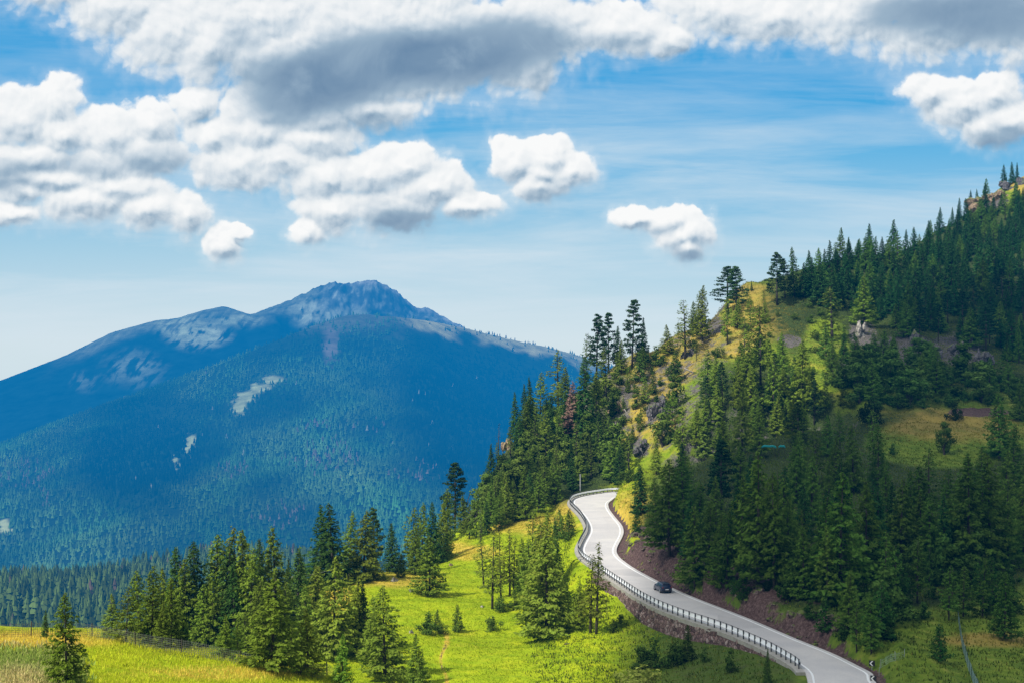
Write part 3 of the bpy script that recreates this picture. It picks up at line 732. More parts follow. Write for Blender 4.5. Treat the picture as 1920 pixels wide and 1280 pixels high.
clump('front', 'along the lower edge of the shaded wood', [
    ('larch', 1303, 1100, 952), ('larch', 1348, 1104, 968), ('larch', 1421, 1098, 857, dict(wf=1.05)), ('young', 1393, 1124, 1062), ('young', 1376, 1114, 1082), ('larch', 1452, 1102, 893), ('larch', 1507, 1120, 988), ('larch', 1543, 1110, 934), ('larch', 1575, 1130, 893, dict(wf=1.1)),
    ('larch', 1552, 1134, 990, dict(tint=(.12,.2,.03))), ('young', 1547, 1184, 1120, dict(wf=1.1)), ('larch', 1606, 1222, 1118), ('larch', 1634, 1224, 1115, dict(wf=1.1)), ('larch', 1625, 1088, 906), ('larch', 1688, 1066, 902, dict(wf=1.1)), ('thin', 1742, 980, 843, dict(wf=1.4)),
    ('larch', 1815, 1065, 861, dict(wf=1.2)), ('larch', 1856, 1060, 855, dict(wf=1.2)), ('larch', 1890, 1065, 950), ('larch', 1883, 1198, 1075), ('larch', 1842, 1158, 1052), ('larch', 1779, 1162, 1062), ('larch', 1806, 1155, 1064), ('young', 1763, 1238, 1170, dict(wf=1.1, label='small spruce on the grass left of the green net fence')),
    ('larch', 1255, 1040, 865, dict(wf=1.3)), ('larch', 1282, 1000, 862, dict(wf=1.2)), ('spruce', 1201, 964, 872, dict(wf=1.2, label='dark spruce above the grassy bank inside the upper road bend')), ('young', 1195, 1000, 950, dict(wf=.8)), ('larch', 1329, 1060, 940), ('larch', 1362, 1106, 960), ('larch', 1390, 1085, 900),
    ('pine', 1352, 962, 831, dict(wf=1.3)), ('larch', 1480, 1085, 940, dict(wf=1.1)), ('larch', 1660, 1150, 1000), ('larch', 1720, 1130, 1010), ('larch', 1590, 1180, 1070), ('bush', 1475, 1120, 1085), ('bush', 1520, 1160, 1125), ('bush', 1670, 1200, 1160), ('bush', 1580, 1200, 1165), ('bush', 1700, 1160, 1120), ('larch', 1230, 1010, 900)])
clump('terrace', 'around the dull grass terrace', [
    ('larch', 1874, 858, 738, dict(wf=1.1)), ('larch', 1912, 786, 716), ('broad', 1770, 852, 788, dict(wf=.8, label='small round topped larch standing alone on the terrace grass', tint=(.075, .13, .025))), ('bush', 1629, 792, 752, dict(wf=.8, tint=(.03, .055, .02))), ('bush', 1790, 788, 755, dict(tint=(.045, .075, .022), wf=.9)),
    ('larch', 1647, 910, 798), ('larch', 1638, 874, 770), ('bush', 1674, 852, 832), ('larch', 1552, 855, 778), ('larch', 1575, 840, 770), ('larch', 1600, 920, 800), ('larch', 1530, 900, 800), ('larch', 1500, 920, 810), ('larch', 1840, 960, 840), ('larch', 1900, 930, 800)])
clump('spur', 'on the rocky spur above the upper bend', [
    ('thin', 1046, 742, 654, dict(wf=1.5)), ('thin', 1098, 745, 628, dict(wf=.9)), ('spruce', 1093, 820, 672, dict(wf=.9)), ('pine', 1118, 668, 592, dict(wf=.95)), ('pine', 1141, 668, 587, dict(wf=.95)), ('pine', 1185, 690, 566, dict(wf=1.0, label='tallest stone pine on the spur crest, crown against the sky')),
    ('spruce', 1204, 676, 598, dict(wf=.9)), ('spruce', 1157, 682, 613), ('larch', 1137, 745, 654), ('larch', 1117, 803, 698, dict(wf=.9)), ('larch', 1072, 820, 718, dict(wf=.9, tint=(.30, .20, .15), label='dead pinkish brown larch on the rocky spur')), ('larch', 1013, 758, 698), ('spruce', 995, 776, 706, dict(wf=.8)), ('spruce', 982, 804, 720, dict(wf=.8)),
    ('spruce', 967, 812, 734, dict(wf=.9)), ('bare', 934, 832, 792, dict(wf=1.2, label='nearly bare little tree on the outer edge of the spur')), ('larch', 1024, 862, 778), ('larch', 1060, 760, 690), ('bush', 1035, 778, 742, dict(wf=1.3)), ('larch', 1165, 700, 640)])
clump('crest', 'on the tawny ridge against the sky', [
    ('thin', 1285, 672, 565, dict(wf=1.4)), ('larch', 1316, 640, 538, dict(wf=.9)), ('pine', 1364, 588, 503, dict(wf=1.5)), ('pine', 1382, 590, 503, dict(wf=1.3)), ('larch', 1364, 645, 560), ('pine', 1457, 572, 478, dict(wf=1.2)), ('pine', 1472, 560, 488, dict(wf=1.0)), ('spruce', 1490, 556, 466), ('spruce', 1409, 545, 528),
    ('bush', 1231, 686, 650, dict(wf=1.1)), ('larch', 1301, 612, 565), ('thin', 1310, 590, 545, dict(wf=1.4))])
clump('middle', 'on the half lit slope between road and ridge', [
    ('larch', 1326, 738, 657), ('larch', 1426, 725, 578, dict(wf=.95)), ('thin', 1395, 670, 596, dict(wf=1.2)), ('larch', 1470, 706, 624, dict(wf=.8)), ('larch', 1423, 858, 757, dict(tint=(.19,.26,.04))), ('larch', 1391, 850, 728, dict(tint=(.16,.23,.035))), ('larch', 1320, 862, 782, dict(tint=(.21,.27,.045))), ('larch', 1368, 848, 782, dict(tint=(.21,.27,.045))),
    ('larch', 1485, 828, 750), ('larch', 1230, 890, 815, dict(wf=.9)), ('larch', 1203, 922, 870), ('thin', 1560, 640, 540, dict(wf=1.9)), ('larch', 1505, 770, 640, dict(wf=1.1)), ('spruce', 1582, 685, 615, dict(wf=.9)), ('larch', 1620, 610, 520, dict(wf=1.1)), ('larch', 1450, 780, 680), ('larch', 1400, 740, 640), ('larch', 1345, 800, 720), ('larch', 1280, 850, 760), ('larch', 1260, 800, 730)])
clump('skyline', 'on the high skyline of the right hill', [
    ('spruce', 1883, 352, 310), ('spruce', 1898, 345, 305), ('spruce', 1907, 345, 306, dict(wf=.7)), ('larch', 1849, 372, 334), ('spruce', 1832, 390, 356), ('spruce', 1818, 400, 358), ('spruce', 1798, 405, 367), ('spruce', 1785, 425, 390), ('spruce', 1760, 460, 425), ('spruce', 1698, 480, 432), ('larch', 1740, 470, 435), ('larch', 1725, 475, 440), ('spruce', 1715, 478, 445)])

# ---- fill woods; in the right hill woods spruces also stand in for larches
def inpoly(x, y, poly):
    c = False; j = len(poly) - 1
    for i in range(len(poly)):
        xi, yi = poly[i]; xj, yj = poly[j]
        if (yi > y) != (yj > y) and x < (xj - xi) * (y - yi) / (yj - yi) + xi: c = not c
        j = i
    return c
def fill(key, phrase, poly, n, hr, kinds, sep, seed, wf=1.0, tint=None):
    CL[key] = phrase
    r = random.Random(seed); xs = [p[0] for p in poly]; ys = [p[1] for p in poly]; done = [(t['px'], t['by']) for t in TREES]; k = 0; tries = 0
    while k < n and tries < n * 40:
        tries += 1
        x = r.uniform(min(xs), max(xs)); y = r.uniform(min(ys), max(ys))
        if not inpoly(x, y, poly): continue
        if 1415 < x < 1490 and 835 < y < 965: continue          # keeps the turquoise sheets in view
        if any(abs(x - a) < sep and abs(y - b) < sep * .9 for a, b in done): continue
        p = hit(x, y)
        if abs((CY - F * p.z / p.y) - y) > 8: continue
        kd = r.choice(kinds); h = r.uniform(*hr) * (1.0 if kd not in ('bush',) else .3)
        done.append((x, y)); k += 1
        TREES.append(dict(kind=kd, p=p, h=h, wf=wf * r.uniform(.85, 1.2), tint=tint, label=None, clump=key, px=x, by=y, ty=y - h / p.y * F))
fill('wood_a', 'among the dense upper wood of the right hill, left part', [(1490, 560), (1560, 490), (1690, 470), (1690, 630), (1640, 600), (1560, 580)], 54, (7, 14), ['larch', 'spruce', 'spruce'], 15, 1, 1.12)
fill('wood_b', 'among the dense upper wood below the high skyline', [(1690, 480), (1800, 410), (1920, 380), (1920, 520), (1690, 560)], 80, (7, 14), ['larch', 'spruce', 'spruce'], 13, 2, 1.12)
fill('wood_c', 'among the dense upper wood above the dark cliffs', [(1690, 565), (1920, 525), (1920, 700), (1850, 660), (1690, 630)], 48, (7, 14), ['larch', 'spruce', 'pine'], 15, 3, 1.12)
fill('scrub_a', 'in the scrub under the dark cliffs', [(1600, 690), (1700, 680), (1920, 710), (1920, 755), (1700, 770), (1600, 770)], 50, (7, 11), ['bush', 'bush', 'broad', 'larch'], 15, 4, 1.2)
fill('scrub_b', 'on the lit scrub slope beside the cliffs', [(1500, 560), (1560, 600), (1600, 700), (1600, 775), (1500, 760), (1530, 680)], 18, (6, 9), ['bush', 'bush', 'young'], 16, 5, 1.1)
fill('wood_d', 'in the half lit wood on the middle slope', [(1330, 735), (1400, 690), (1440, 660), (1500, 710), (1540, 790), (1500, 870), (1380, 880), (1285, 875)], 27, (7, 11), ['larch', 'larch', 'spruce', 'pine'], 17, 6)
fill('wood_e', 'deep in the shaded wood above the road', [(1240, 970), (1300, 915), (1520, 880), (1600, 950), (1700, 985), (1700, 1070), (1560, 1090), (1300, 1070)], 30, (8, 12), ['larch', 'spruce'], 28, 7, 1.0)
fill('wood_f', 'in the shaded wood on the far right below the terrace', [(1700, 985), (1920, 960), (1920, 1060), (1700, 1080)], 20, (9, 12), ['larch', 'larch', 'spruce'], 28, 8, 1.1)
fill('scrub_c', 'in the dark scrub under the shaded wood', [(1620, 1100), (1900, 1070), (1900, 1150), (1760, 1160), (1640, 1210)], 26, (5, 8), ['bush', 'young', 'broad'], 18, 9)
fill('wood_g', 'in the mixed wood on the spur flank', [(900, 985), (925, 870), (1000, 800), (1100, 815), (1200, 870), (1180, 905), (1080, 915), (990, 950)], 66, (7, 11), ['larch', 'broad', 'bush', 'thin', 'spruce'], 13, 10, 1.05)
fill('scrub_d', 'in the scrub between rocks on the spur', [(1040, 790), (1100, 740), (1200, 690), (1280, 680), (1280, 840), (1200, 860), (1100, 830)], 46, (4, 9), ['bush', 'bush', 'bush', 'young', 'larch', 'broad'], 13, 11)
fill('wood_h', 'low among the grove behind the near crest', [(230, 1195), (600, 1150), (600, 1240), (330, 1212)], 14, (7, 11), ['larch', 'spruce', 'larch'], 22, 12)
fill('scrub_e', 'on the tawny ridge slope', [(1230, 660), (1320, 600), (1440, 560), (1500, 580), (1460, 660), (1300, 690)], 20, (4, 9), ['bush', 'bush', 'larch', 'thin'], 16, 13)

ORD = ['first', 'second', 'third', 'fourth', 'fifth', 'sixth', 'seventh', 'eighth', 'ninth', 'tenth', 'eleventh', 'twelfth', 'thirteenth', 'fourteenth', 'fifteenth', 'sixteenth', 'seventeenth', 'eighteenth', 'nineteenth', 'twentieth',
       'twenty-first', 'twenty-second', 'twenty-third', 'twenty-fourth', 'twenty-fifth', 'twenty-sixth', 'twenty-seventh', 'twenty-eighth', 'twenty-ninth', 'thirtieth']
FILLS = {k for k in CL if k.startswith(('wood', 'scrub'))}
by = {}
for t in TREES: by.setdefault((t['clump'], t['kind']), []).append(t)
for (ck, kd), ts in by.items():
    w = WORD[kd]
    free = sorted([t for t in ts if not t['label']], key=lambda t: t['px'])
    if not free: continue
    if ck in FILLS:
        if len(free) > 1:
            for t in free: t['label'] = f'{w} {CL[ck]}'; t['group'] = f'{w} group {CL[ck]}'
        else: free[0]['label'] = f'only {w} {CL[ck]}'
        continue
    if len(free) == 1: free[0]['label'] = f'{w} {CL[ck]}'
    else:
        hs = sorted(free, key=lambda t: -t['h'])
        for i, t in enumerate(free):
            if t is hs[0]: t['label'] = f'tallest {w} {CL[ck]}'
            elif t is hs[-1] and len(free) > 2: t['label'] = f'shortest {w} {CL[ck]}'
            else: t['label'] = f'{ORD[i]} {w} from the left {CL[ck]}'
    for t in free:
        if len(free) > 2: t['group'] = f'trees {CL[ck]}' if kd != 'bush' else f'shrubs {CL[ck]}'

rt = random.Random(5)
_shade = (.48, .68, .88); _m = (.80, .92, 1.0)  # shade painted into the tint: darker, bluer foliage for the shaded woods
COOL = {k: _shade for k in ('front', 'wood_e', 'wood_f', 'scrub_c', 'terrace')}; COOL.update({k: (.55, .80, 1.05) for k in ('wood_a', 'wood_b', 'wood_c', 'skyline', 'scrub_a')}); COOL.update({k: _m for k in ('wood_g', 'spur', 'knoll', 'scrub_d')}); COOL.update({k: (.92, .95, .9) for k in ('row', 'grove')}); COOL.update({k: (.9, 1.0, 1.0) for k in ('wood_d', 'middle')})
for t in TREES:
    pr = rt.choice(PROTO[t['kind']][:6] if t['wf'] >= 1.1 else PROTO[t['kind']])
    trunk, crown, H = pr
    s = t['h'] / H; w = s * t['wf']
    w = w * (H / 12.0 if False else 1.0)
    o = bpy.data.objects.new(NAME[t['kind']], None); COL.objects.link(o)
    o.empty_display_size = .3
    o.location = t['p']; o.scale = (w * rt.uniform(.9, 1.1) * rt.choice((-1, 1)), w * rt.uniform(.9, 1.1), s); o.rotation_euler = (rt.gauss(0, .022), rt.gauss(0, .022), rt.uniform(0, 6.28))
    tag(o, t['label'], CAT.get(t['kind'], 'tree'), t.get('group'))
    tint = t['tint'] or TINT[t['kind']]; k = rt.uniform(.72, 1.25); g = rt.uniform(.88, 1.1)
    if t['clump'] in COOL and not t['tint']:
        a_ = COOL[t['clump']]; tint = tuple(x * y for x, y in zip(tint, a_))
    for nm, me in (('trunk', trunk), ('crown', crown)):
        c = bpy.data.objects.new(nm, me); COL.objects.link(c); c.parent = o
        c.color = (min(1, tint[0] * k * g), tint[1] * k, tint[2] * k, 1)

# ------------------------------------------------------------------ distant mountains
def sheet(name, pts, pxr, dr, npx, nd, scale, lam, dispf, mat, colf=None, zmin=-700, sil=None):
    f = RBF(np.array([P(*p) if len(p) == 3 else np.array([(p[0] - CX) / F * p[1], p[1], p[2]]) for p in pts]), scale, lam)
    px = np.linspace(*pxr, npx); D = np.exp(np.linspace(math.log(dr[0]), math.log(dr[1]), nd))
    PX, DD = np.meshgrid(px, D); X = (PX - CX) / F * DD; Z = f(X, DD)
    Z = np.maximum(Z + dispf(X, DD, PX, Z), zmin)
    if sil is not None:                 # bring the skyline to its surveyed height, crags kept
        sp = np.array(sil, float)
        for _ in range(3):
            PYc = CY - F * Z / DD; r_ = PYc.argmin(0); top = PYc[r_, np.arange(npx)]
            d_ = np.interp(px, sp[:, 0], sp[:, 1]) - top
            kk = np.exp(-.5 * (np.arange(-12, 13) / 5.0) ** 2); kk /= kk.sum(); d_ = np.convolve(np.pad(d_, 12, 'edge'), kk, 'valid')
            Dr = np.interp(px, px, D[r_]); Z = Z - sstep(.72, .97, DD / Dr[None]) * (d_ / F * Dr)[None]
    PY = CY - F * Z / DD
    V = np.stack([X, DD, Z], 2).reshape(-1, 3); ai = np.arange(nd * npx).reshape(nd, npx)
    Fq = np.stack([ai[:-1, :-1], ai[:-1, 1:], ai[1:, 1:], ai[1:, :-1]], 2).reshape(-1, 4)
    cols = None
    if colf is not None: cols = {'tint': colf(X, DD, Z, PX, PY).reshape(-1, 3)}
    o = link(name, mesh_from(name, V, Fq, True, None, cols), mat)
    tag(o, kind='structure')
    return (px, D, Z, PX, PY, X)

def tint_mat(name, haze, scale, amp=.5):
    m = bpy.data.materials.new(name); t = nt(m)
    geo = N(t, 'ShaderNodeNewGeometry'); n = noise_tex(t, scale, 6, .65, geo.outputs['Position'])
    c = mixc(t, 1.0, attr(t, 'tint', 'Color'), ramp(t, n.outputs['Fac'], [(.3, (1 - amp,) * 3), (.7, (1 + amp,) * 3)]), 'MULTIPLY')
    d = N(t, 'ShaderNodeBsdfDiffuse'); L(t, c, d.inputs['Color'])
    bp = N(t, 'ShaderNodeBump', ins={'Strength': .6, 'Distance': .2 / scale}); L(t, n.outputs['Fac'], bp.inputs['Height']); L(t, bp.outputs[0], d.inputs['Normal'])
    finish(m, t, d.outputs[0], haze); return m
M_FARROCK = tint_mat('far_mountain_surface', 4000, .02)
M_REAR = tint_mat('rear_mountain_surface', 5200, .012, .6)
M_MIDSURF = tint_mat('forest_floor_far', 5200, .05)
def forest_mat(name, haze):
    m = bpy.data.materials.new(name); t = nt(m)
    d = N(t, 'ShaderNodeBsdfDiffuse'); L(t, attr(t, 'tint', 'Color'), d.inputs['Color'])
    finish(m, t, d.outputs[0], haze); return m

def pe(PX, PY, cx, cy, rx, ry, s=.4):
    q = np.sqrt(((PX - cx) / rx) ** 2 + ((PY - cy) / ry) ** 2); return sstep(1 + s, 1 - s, q)
def mixa(c, k, col): return c * (1 - k[..., None]) + np.array(col) * k[..., None]

# rear mountain with the rocky summit
back = [(-500,860,6900),(-300,800,7000),(-100,750,7200),(0,715,7400),(120,669,7600),(210,625,7800),(290,603,7950),(330,599,8000),(380,584,8050),(420,576,8100),(470,592,8200),(540,566,8400),(600,538,8500),(625,531,8500),(650,534,8500),(700,526,8600),(740,545,8700),(780,580,8800),(800,578,9000),(850,606,9200),(950,650,9400),(1200,720,9600),
        (-300,980,5200),(0,905,5300),(200,840,5600),(400,770,6100),(560,700,6700),(700,650,7300),(900,690,7800),(1200,780,8000),(330,680,7200),(480,640,7600),(620,600,8000),(150,760,6700),(720,580,8350)]
back += [(p[0], p[2] + 900, -(p[1] + 90 - CY) / F * (p[2] + 900), 0) for p in back[:22]] + [(p[0], p[2] + 2400, -(p[1] + 260 - CY) / F * (p[2] + 2400), 0) for p in back[:22:2]]
def bdisp(X, Y, PX, Z):
    crag = sstep(560, 610, PX) * (1 - sstep(770, 800, PX)) * sstep(180, 300, Z)
    k = sstep(430, 600, PX) * sstep(-50, 150, Z)
    return ridged(X, Y * .5, 420, 5) * (14 + 55 * k) + ridged(X, Y * .35, 130, 3) * 16 * k + fbm(X, Y, 1400, 3) * 35 - 10 - 30 * k + crag * (ridged(X, Y * .3, 85, 4) * 17 - 6)
def bcol(X, Y, Z, PX, PY):
    c = np.zeros(X.shape + (3,)) + np.array((.010, .03, .03))
    nz = fbm(X, Y, 300, 4); fine = fbm(X, Z * .35, 34, 4); rib = fbm(X + 40 * fbm(X, Z, 90, 2), Z * .8, 46, 5)
    crest = np.interp(PX, [p[0] for p in back[:22]], [p[1] for p in back[:22]])
    hi = sstep(30, 2, PY - crest + nz * 16) * sstep(60, 200, PX); c = mixa(c, hi * (.55 + .3 * fine), (.36, .38, .24))
    # scree fans and bare slopes, ribbed by gullies
    for (e, col, lo) in (((615, 583, 66, 34, .45), (.66, .64, .60), -.35), ((372, 626, 52, 26, .5), (.62, .60, .50), -.25), ((335, 612, 40, 20, .6), (.50, .50, .40), -.1), ((250, 690, 50, 28, .6), (.26, .27, .26), -.1), ((160, 715, 24, 16, .7), (.16, .17, .17), .0), ((445, 600, 34, 14, .6), (.5, .5, .4), -.1)):
        c = mixa(c, pe(PX + nz * 18, PY + nz * 8, *e) * sstep(lo - .2, lo + .25, rib + .6 * fine) * .8, tuple(np.array(col) * (.92, 1.06, .80)))
    k = sstep(575, 625, PX) * sstep(58, 40, PY - crest); c = mixa(c, k * .92, (.085, .10, .12))
    c = mixa(c, k * sstep(-.1, .5, rib + .5 * fine) * .75, (.44, .50, .42))
    c = mixa(c, k * sstep(10, 0, PY - crest + nz * 6) * .6 * sstep(640, 690, PX), (.62, .60, .56))
    return c
rmn = sheet("rear_mountain", back, (-500, 1300), (5000, 10200), 1000, 340, 1000.0, 1e-3, bdisp, M_REAR, bcol, sil=[(p[0], p[1] - 2) for p in back[:22]])

# forested mountain in front of it
ridge = [(-500,960,3700),(-300,905,3800),(-100,868,4000),(0,836,4100),(100,797,4250),(250,742,4450),(400,687,4650),(500,646,4800),(600,606,4950),(660,589,5000),(740,594,5050),(800,601,5200),(870,615,5400),(960,637,5600),(1050,656,5800),(1100,672,5900),(1250,720,6000),(1450,800,6000)]
front = ridge + [(-500,1180,2400),(-300,1160,2300),(0,1125,2050),(200,1110,2000),(400,1115,2050),(600,1110,2200),(800,1060,2400),(950,1010,2700),(1150,1000,3000),(1450,1010,3300),
        (0,960,3000),(200,905,3250),(400,850,3500),(660,750,4050),(660,900,3050),(520,900,3000),(720,700,4480),(780,780,3930),(840,865,3430),(900,715,4930),(930,770,4480),(950,840,4050),(1000,900,3700),(330,780,4000),(100,880,3500),(1100,800,4700)]
front += [(p[0], p[2] + 700, -(p[1] + 110 - CY) / F * (p[2] + 700), 0) for p in ridge] + [(p[0], p[2] + 1700, -(p[1] + 300 - CY) / F * (p[2] + 1700), 0) for p in ridge[::2]] + [(p[0], 7200, -800, 0) for p in ridge[::3]]
def fdisp(X, Y, PX, Z):
    return ridged(X, Y, 700, 3) * 16 + fbm(X, Y, 260, 3) * 7 - 14
def fcol(X, Y, Z, PX, PY):
    jx = fbm(X, Y, 40, 3); PX = PX + jx * 9; PY = PY + jx * 6
    c = np.zeros(X.shape + (3,)) + np.array((.018, .035, .016))
    nz = fbm(X, Y, 120, 4)
    c = mixa(c, sstep(640, 600, PY + nz * 16) * sstep(400, 520, PX), (.12, .125, .085))
    c = mixa(c, sstep(735, 800, PX) * sstep(18, 2, PY - np.interp(PX, [740, 800, 870, 960, 1050, 1100], [592, 600, 614, 636, 655, 672]) + nz * 20 - 8), (.50, .46, .22))
    c = mixa(c, pe(PX, PY, 620, 645, 14, 36, .5), (.17, .14, .12))
    for e in CLEAR: c = mixa(c, pe(PX, PY, *e, .35), (.36, .40, .20))
    return c
CLEAR = [(512, 712, 22, 9), (488, 727, 20, 9), (463, 743, 20, 10), (448, 762, 14, 16), (358, 826, 10, 12), (352, 840, 5, 16), (331, 868, 4, 12), (8, 985, 12, 14)]
fm = sheet('forest_mountain', front, (-500, 1500), (1900, 6700), 420, 330, 1000.0, 1e-3, fdisp, M_FARROCK, fcol, sil=[(p[0], p[1]) for p in ridge])

# dark wooded ridge in the valley
mid = [(-500,1105,1080),(-300,1100,1100),(0,1094,1100),(100,1096,1120),(200,1084,1150),(320,1054,1200),(450,1044,1250),(600,1056,1300),(760,1084,1350),(1000,1130,1400),
       (-500,1330,560),(-300,1310,580),(0,1265,620),(300,1258,650),(600,1258,700),(1000,1262,750),(0,1160,840),(300,1130,900),(600,1140,980),(100,1180,800)]
mid += [(p[0], p[2] + 300, -(p[1] + 130 - CY) / F * (p[2] + 300), 0) for p in mid[:10]] + [(p[0], p[2] + 800, -(p[1] + 420 - CY) / F * (p[2] + 800), 0) for p in mid[:10]]
def mdisp(X, Y, PX, Z): return fbm(X, Y, 120, 4) * 6
def mcol(X, Y, Z, PX, PY): return np.zeros(X.shape + (3,)) + np.array((.012, .025, .012))
mm = sheet('valley_ridge', mid, (-500, 1100), (520, 1900), 260, 200, 500.0, 1e-3, mdisp, M_MIDSURF, mcol, sil=[(p[0], p[1]) for p in mid[:10]])

# valley ground out to the horizon
gsz = 60000.0
vg = mesh_from('valley_ground', [(-gsz, -2000, -720), (gsz, -2000, -720), (gsz, 9600, -720), (-gsz, 9600, -720)], [(0, 1, 2, 3)], False, None, {'tint': np.tile((.02, .04, .02), (4, 1))})
tag(link('valley_ground', vg, M_FARROCK), kind='structure')

def far_proto(tiers, sides, seed):
    r = np.random.default_rng(seed); V = []; T = []
    for k in range(tiers):
        zb = .08 + k * .8 / tiers; zt = min(1.0, zb + 1.35 / (tiers + .35)); rad = .20 * (1 - k / (tiers + .3))
        if k == tiers - 1: zt = 1.0
        b = len(V); V.append((r.normal(0, .01), r.normal(0, .01), zt))
        for s in range(sides):
            a = 6.283 * s / sides + k; q = rad * r.uniform(.7, 1.25); V.append((math.cos(a) * q, math.sin(a) * q, zb + r.uniform(-.04, .05)))
        for s in range(sides): T.append((b, b + 1 + s, b + 1 + (s + 1) % sides))
    return np.array(V), np.array(T)
def woods(name, grid, n, hr, keepf, colf, tiers, sides, mat, seed, wfac=1.0, label=None, pxr=None):
    px, D, Z, PX, PY, X = grid; r = np.random.default_rng(seed)
    lo, hi = pxr or (px[0], px[-1])
    u = r.uniform((lo - px[0]) / (px[-1] - px[0]), (hi - px[0]) / (px[-1] - px[0]), n) * (len(px) - 1.001)
    # uniform on the ground: pick D with density ~ D
    d = np.sqrt(r.uniform(D[0] ** 2, D[-1] ** 2, n)); v = np.interp(d, D, np.arange(len(D)) * 1.0); v = np.minimum(v, len(D) - 1.001)
    i = v.astype(int); j = u.astype(int); fv = v - i; fu = u - j
    def bi(A): return (A[i, j] * (1 - fu) + A[i, j + 1] * fu) * (1 - fv) + (A[i + 1, j] * (1 - fu) + A[i + 1, j + 1] * fu) * fv
    z = bi(Z); ppx = bi(PX); ppy = bi(PY); x = (ppx - CX) / F * d
    # only what a viewer near the photographer could see of it: drop trees on slopes turned well away
    runmin = np.minimum.accumulate(PY, axis=0); rm = runmin[i, j]
    m = (ppy < rm + 14) & keepf(ppx, ppy, x, d, z, r)
    x, d, z, ppx, ppy = x[m], d[m], z[m], ppx[m], ppy[m]; k = len(x)
    h = r.uniform(*hr, k); w = h * wfac * r.uniform(.75, 1.3, k); rot = r.uniform(0, 6.28, k)
    protos = [far_proto(tiers, sides, seed * 10 + q) for q in range(3)]; Vs = []; Ts = []; Cs = []; base = 0
    col = colf(ppx, ppy, x, d, z, r)
    for q, (pv, ptri) in enumerate(protos):
        s = np.arange(k) % 3 == q; ks = s.sum()
        c_, s_ = np.cos(rot[s])[:, None], np.sin(rot[s])[:, None]
        VX = (pv[None, :, 0] * c_ - pv[None, :, 1] * s_) * w[s][:, None] + x[s][:, None]
        VY = (pv[None, :, 0] * s_ + pv[None, :, 1] * c_) * w[s][:, None] + d[s][:, None]
        VZ = pv[None, :, 2] * h[s][:, None] + z[s][:, None]
        Vs.append(np.stack([VX, VY, VZ], 2).reshape(-1, 3)); nvp = len(pv)
        Ts.append((ptri[None] + (np.arange(ks) * nvp)[:, None, None]).reshape(-1, 3) + base); base += ks * nvp
        Cs.append(np.repeat(col[s], nvp, axis=0))
    o = link(name, mesh_from(name, np.concatenate(Vs), np.concatenate(Ts), False, None, {'tint': np.concatenate(Cs)}), mat)
    tag(o, label, 'forest', kind='stuff'); return k
def keep_front(px, py, x, d, z, r):
    k = np.ones(len(px), bool); jx = fbm(x, d, 40, 3)
    for e in CLEAR: k &= pe(px + jx * 9, py + jx * 6, *e, .3) < .5
    top = np.interp(px, [400, 660, 740, 800, 960, 1100], [690, 612, 616, 642, 678, 705])
    nz = fbm(x, d, 150, 3)
    k &= r.uniform(0, 1, len(px)) < sstep(-26, 40, py - top + nz * 25) + .05
    k &= r.uniform(0, 1, len(px)) > .9 * pe(px, py, 620, 650, 14, 30)
    k &= nz > -.75
    return k
def shade_front(px, py, x, d):  # slope shade and cloud shadow painted as near-black trees
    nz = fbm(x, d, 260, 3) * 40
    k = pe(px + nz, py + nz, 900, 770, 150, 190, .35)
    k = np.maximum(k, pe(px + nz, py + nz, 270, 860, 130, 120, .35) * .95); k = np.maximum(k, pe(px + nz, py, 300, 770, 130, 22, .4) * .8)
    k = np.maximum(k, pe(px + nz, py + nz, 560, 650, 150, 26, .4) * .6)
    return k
def col_front(px, py, x, d, z, r):
    n = len(px)
    c = np.array((.095, .205, .06)) * r.uniform(.65, 1.35, n)[:, None]
    big = fbm(x, d * .35, 210, 4); gul = ridged(x + .25 * d, d * .12, 260, 3)
    c = c * np.clip(1 + .75 * big - .35 * sstep(.4, 1.3, gul), .25, 1.7)[:, None]; c[:, 0] *= np.clip(1 + .5 * fbm(x, d * .4, 150, 2), .6, 1.5)
    k = shade_front(px, py, x, d); c = mixa(c, k * .93, (.003, .008, .006))
    pink = np.zeros(n)
    for e in [(520, 970, 40, 26), (440, 885, 30, 14), (40, 890, 60, 26), (610, 860, 60, 26), (780, 890, 40, 20), (640, 800, 70, 12), (85, 935, 16, 18)]: pink = np.maximum(pink, pe(px, py, *e, .6))
    pk = (r.uniform(0, 1, n) < pink * .30); c[pk] = np.array((.17, .135, .10)) * r.uniform(.7, 1.2, pk.sum())[:, None]
    pale = r.uniform(0, 1, n) < .0015; c[pale] = (.3, .3, .22)
    return c
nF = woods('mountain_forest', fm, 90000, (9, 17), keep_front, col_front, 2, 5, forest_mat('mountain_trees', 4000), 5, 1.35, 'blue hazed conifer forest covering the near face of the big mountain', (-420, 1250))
def keep_mid(px, py, x, d, z, r): return fbm(x, d, 60, 2) > -.6
def col_mid(px, py, x, d, z, r):
    n = len(px); c = np.array((.075, .115, .025)) * r.uniform(.4, 1.6, n)[:, None]
    pk = r.uniform(0, 1, n) < .035; c[pk] = (.13, .09, .06); return c
nM = woods('ridge_forest', mm, 15000, (10, 17), keep_mid, col_mid, 4, 7, forest_mat('ridge_trees', 3800), 8, 1.3, 'dark teal conifer forest on the low ridge down in the valley', (-420, 1000))
print('far trees', nF, nM, 'near trees', len(TREES), {k: sum(1 for t in TREES if t['kind'] == k) for k in PROTO})

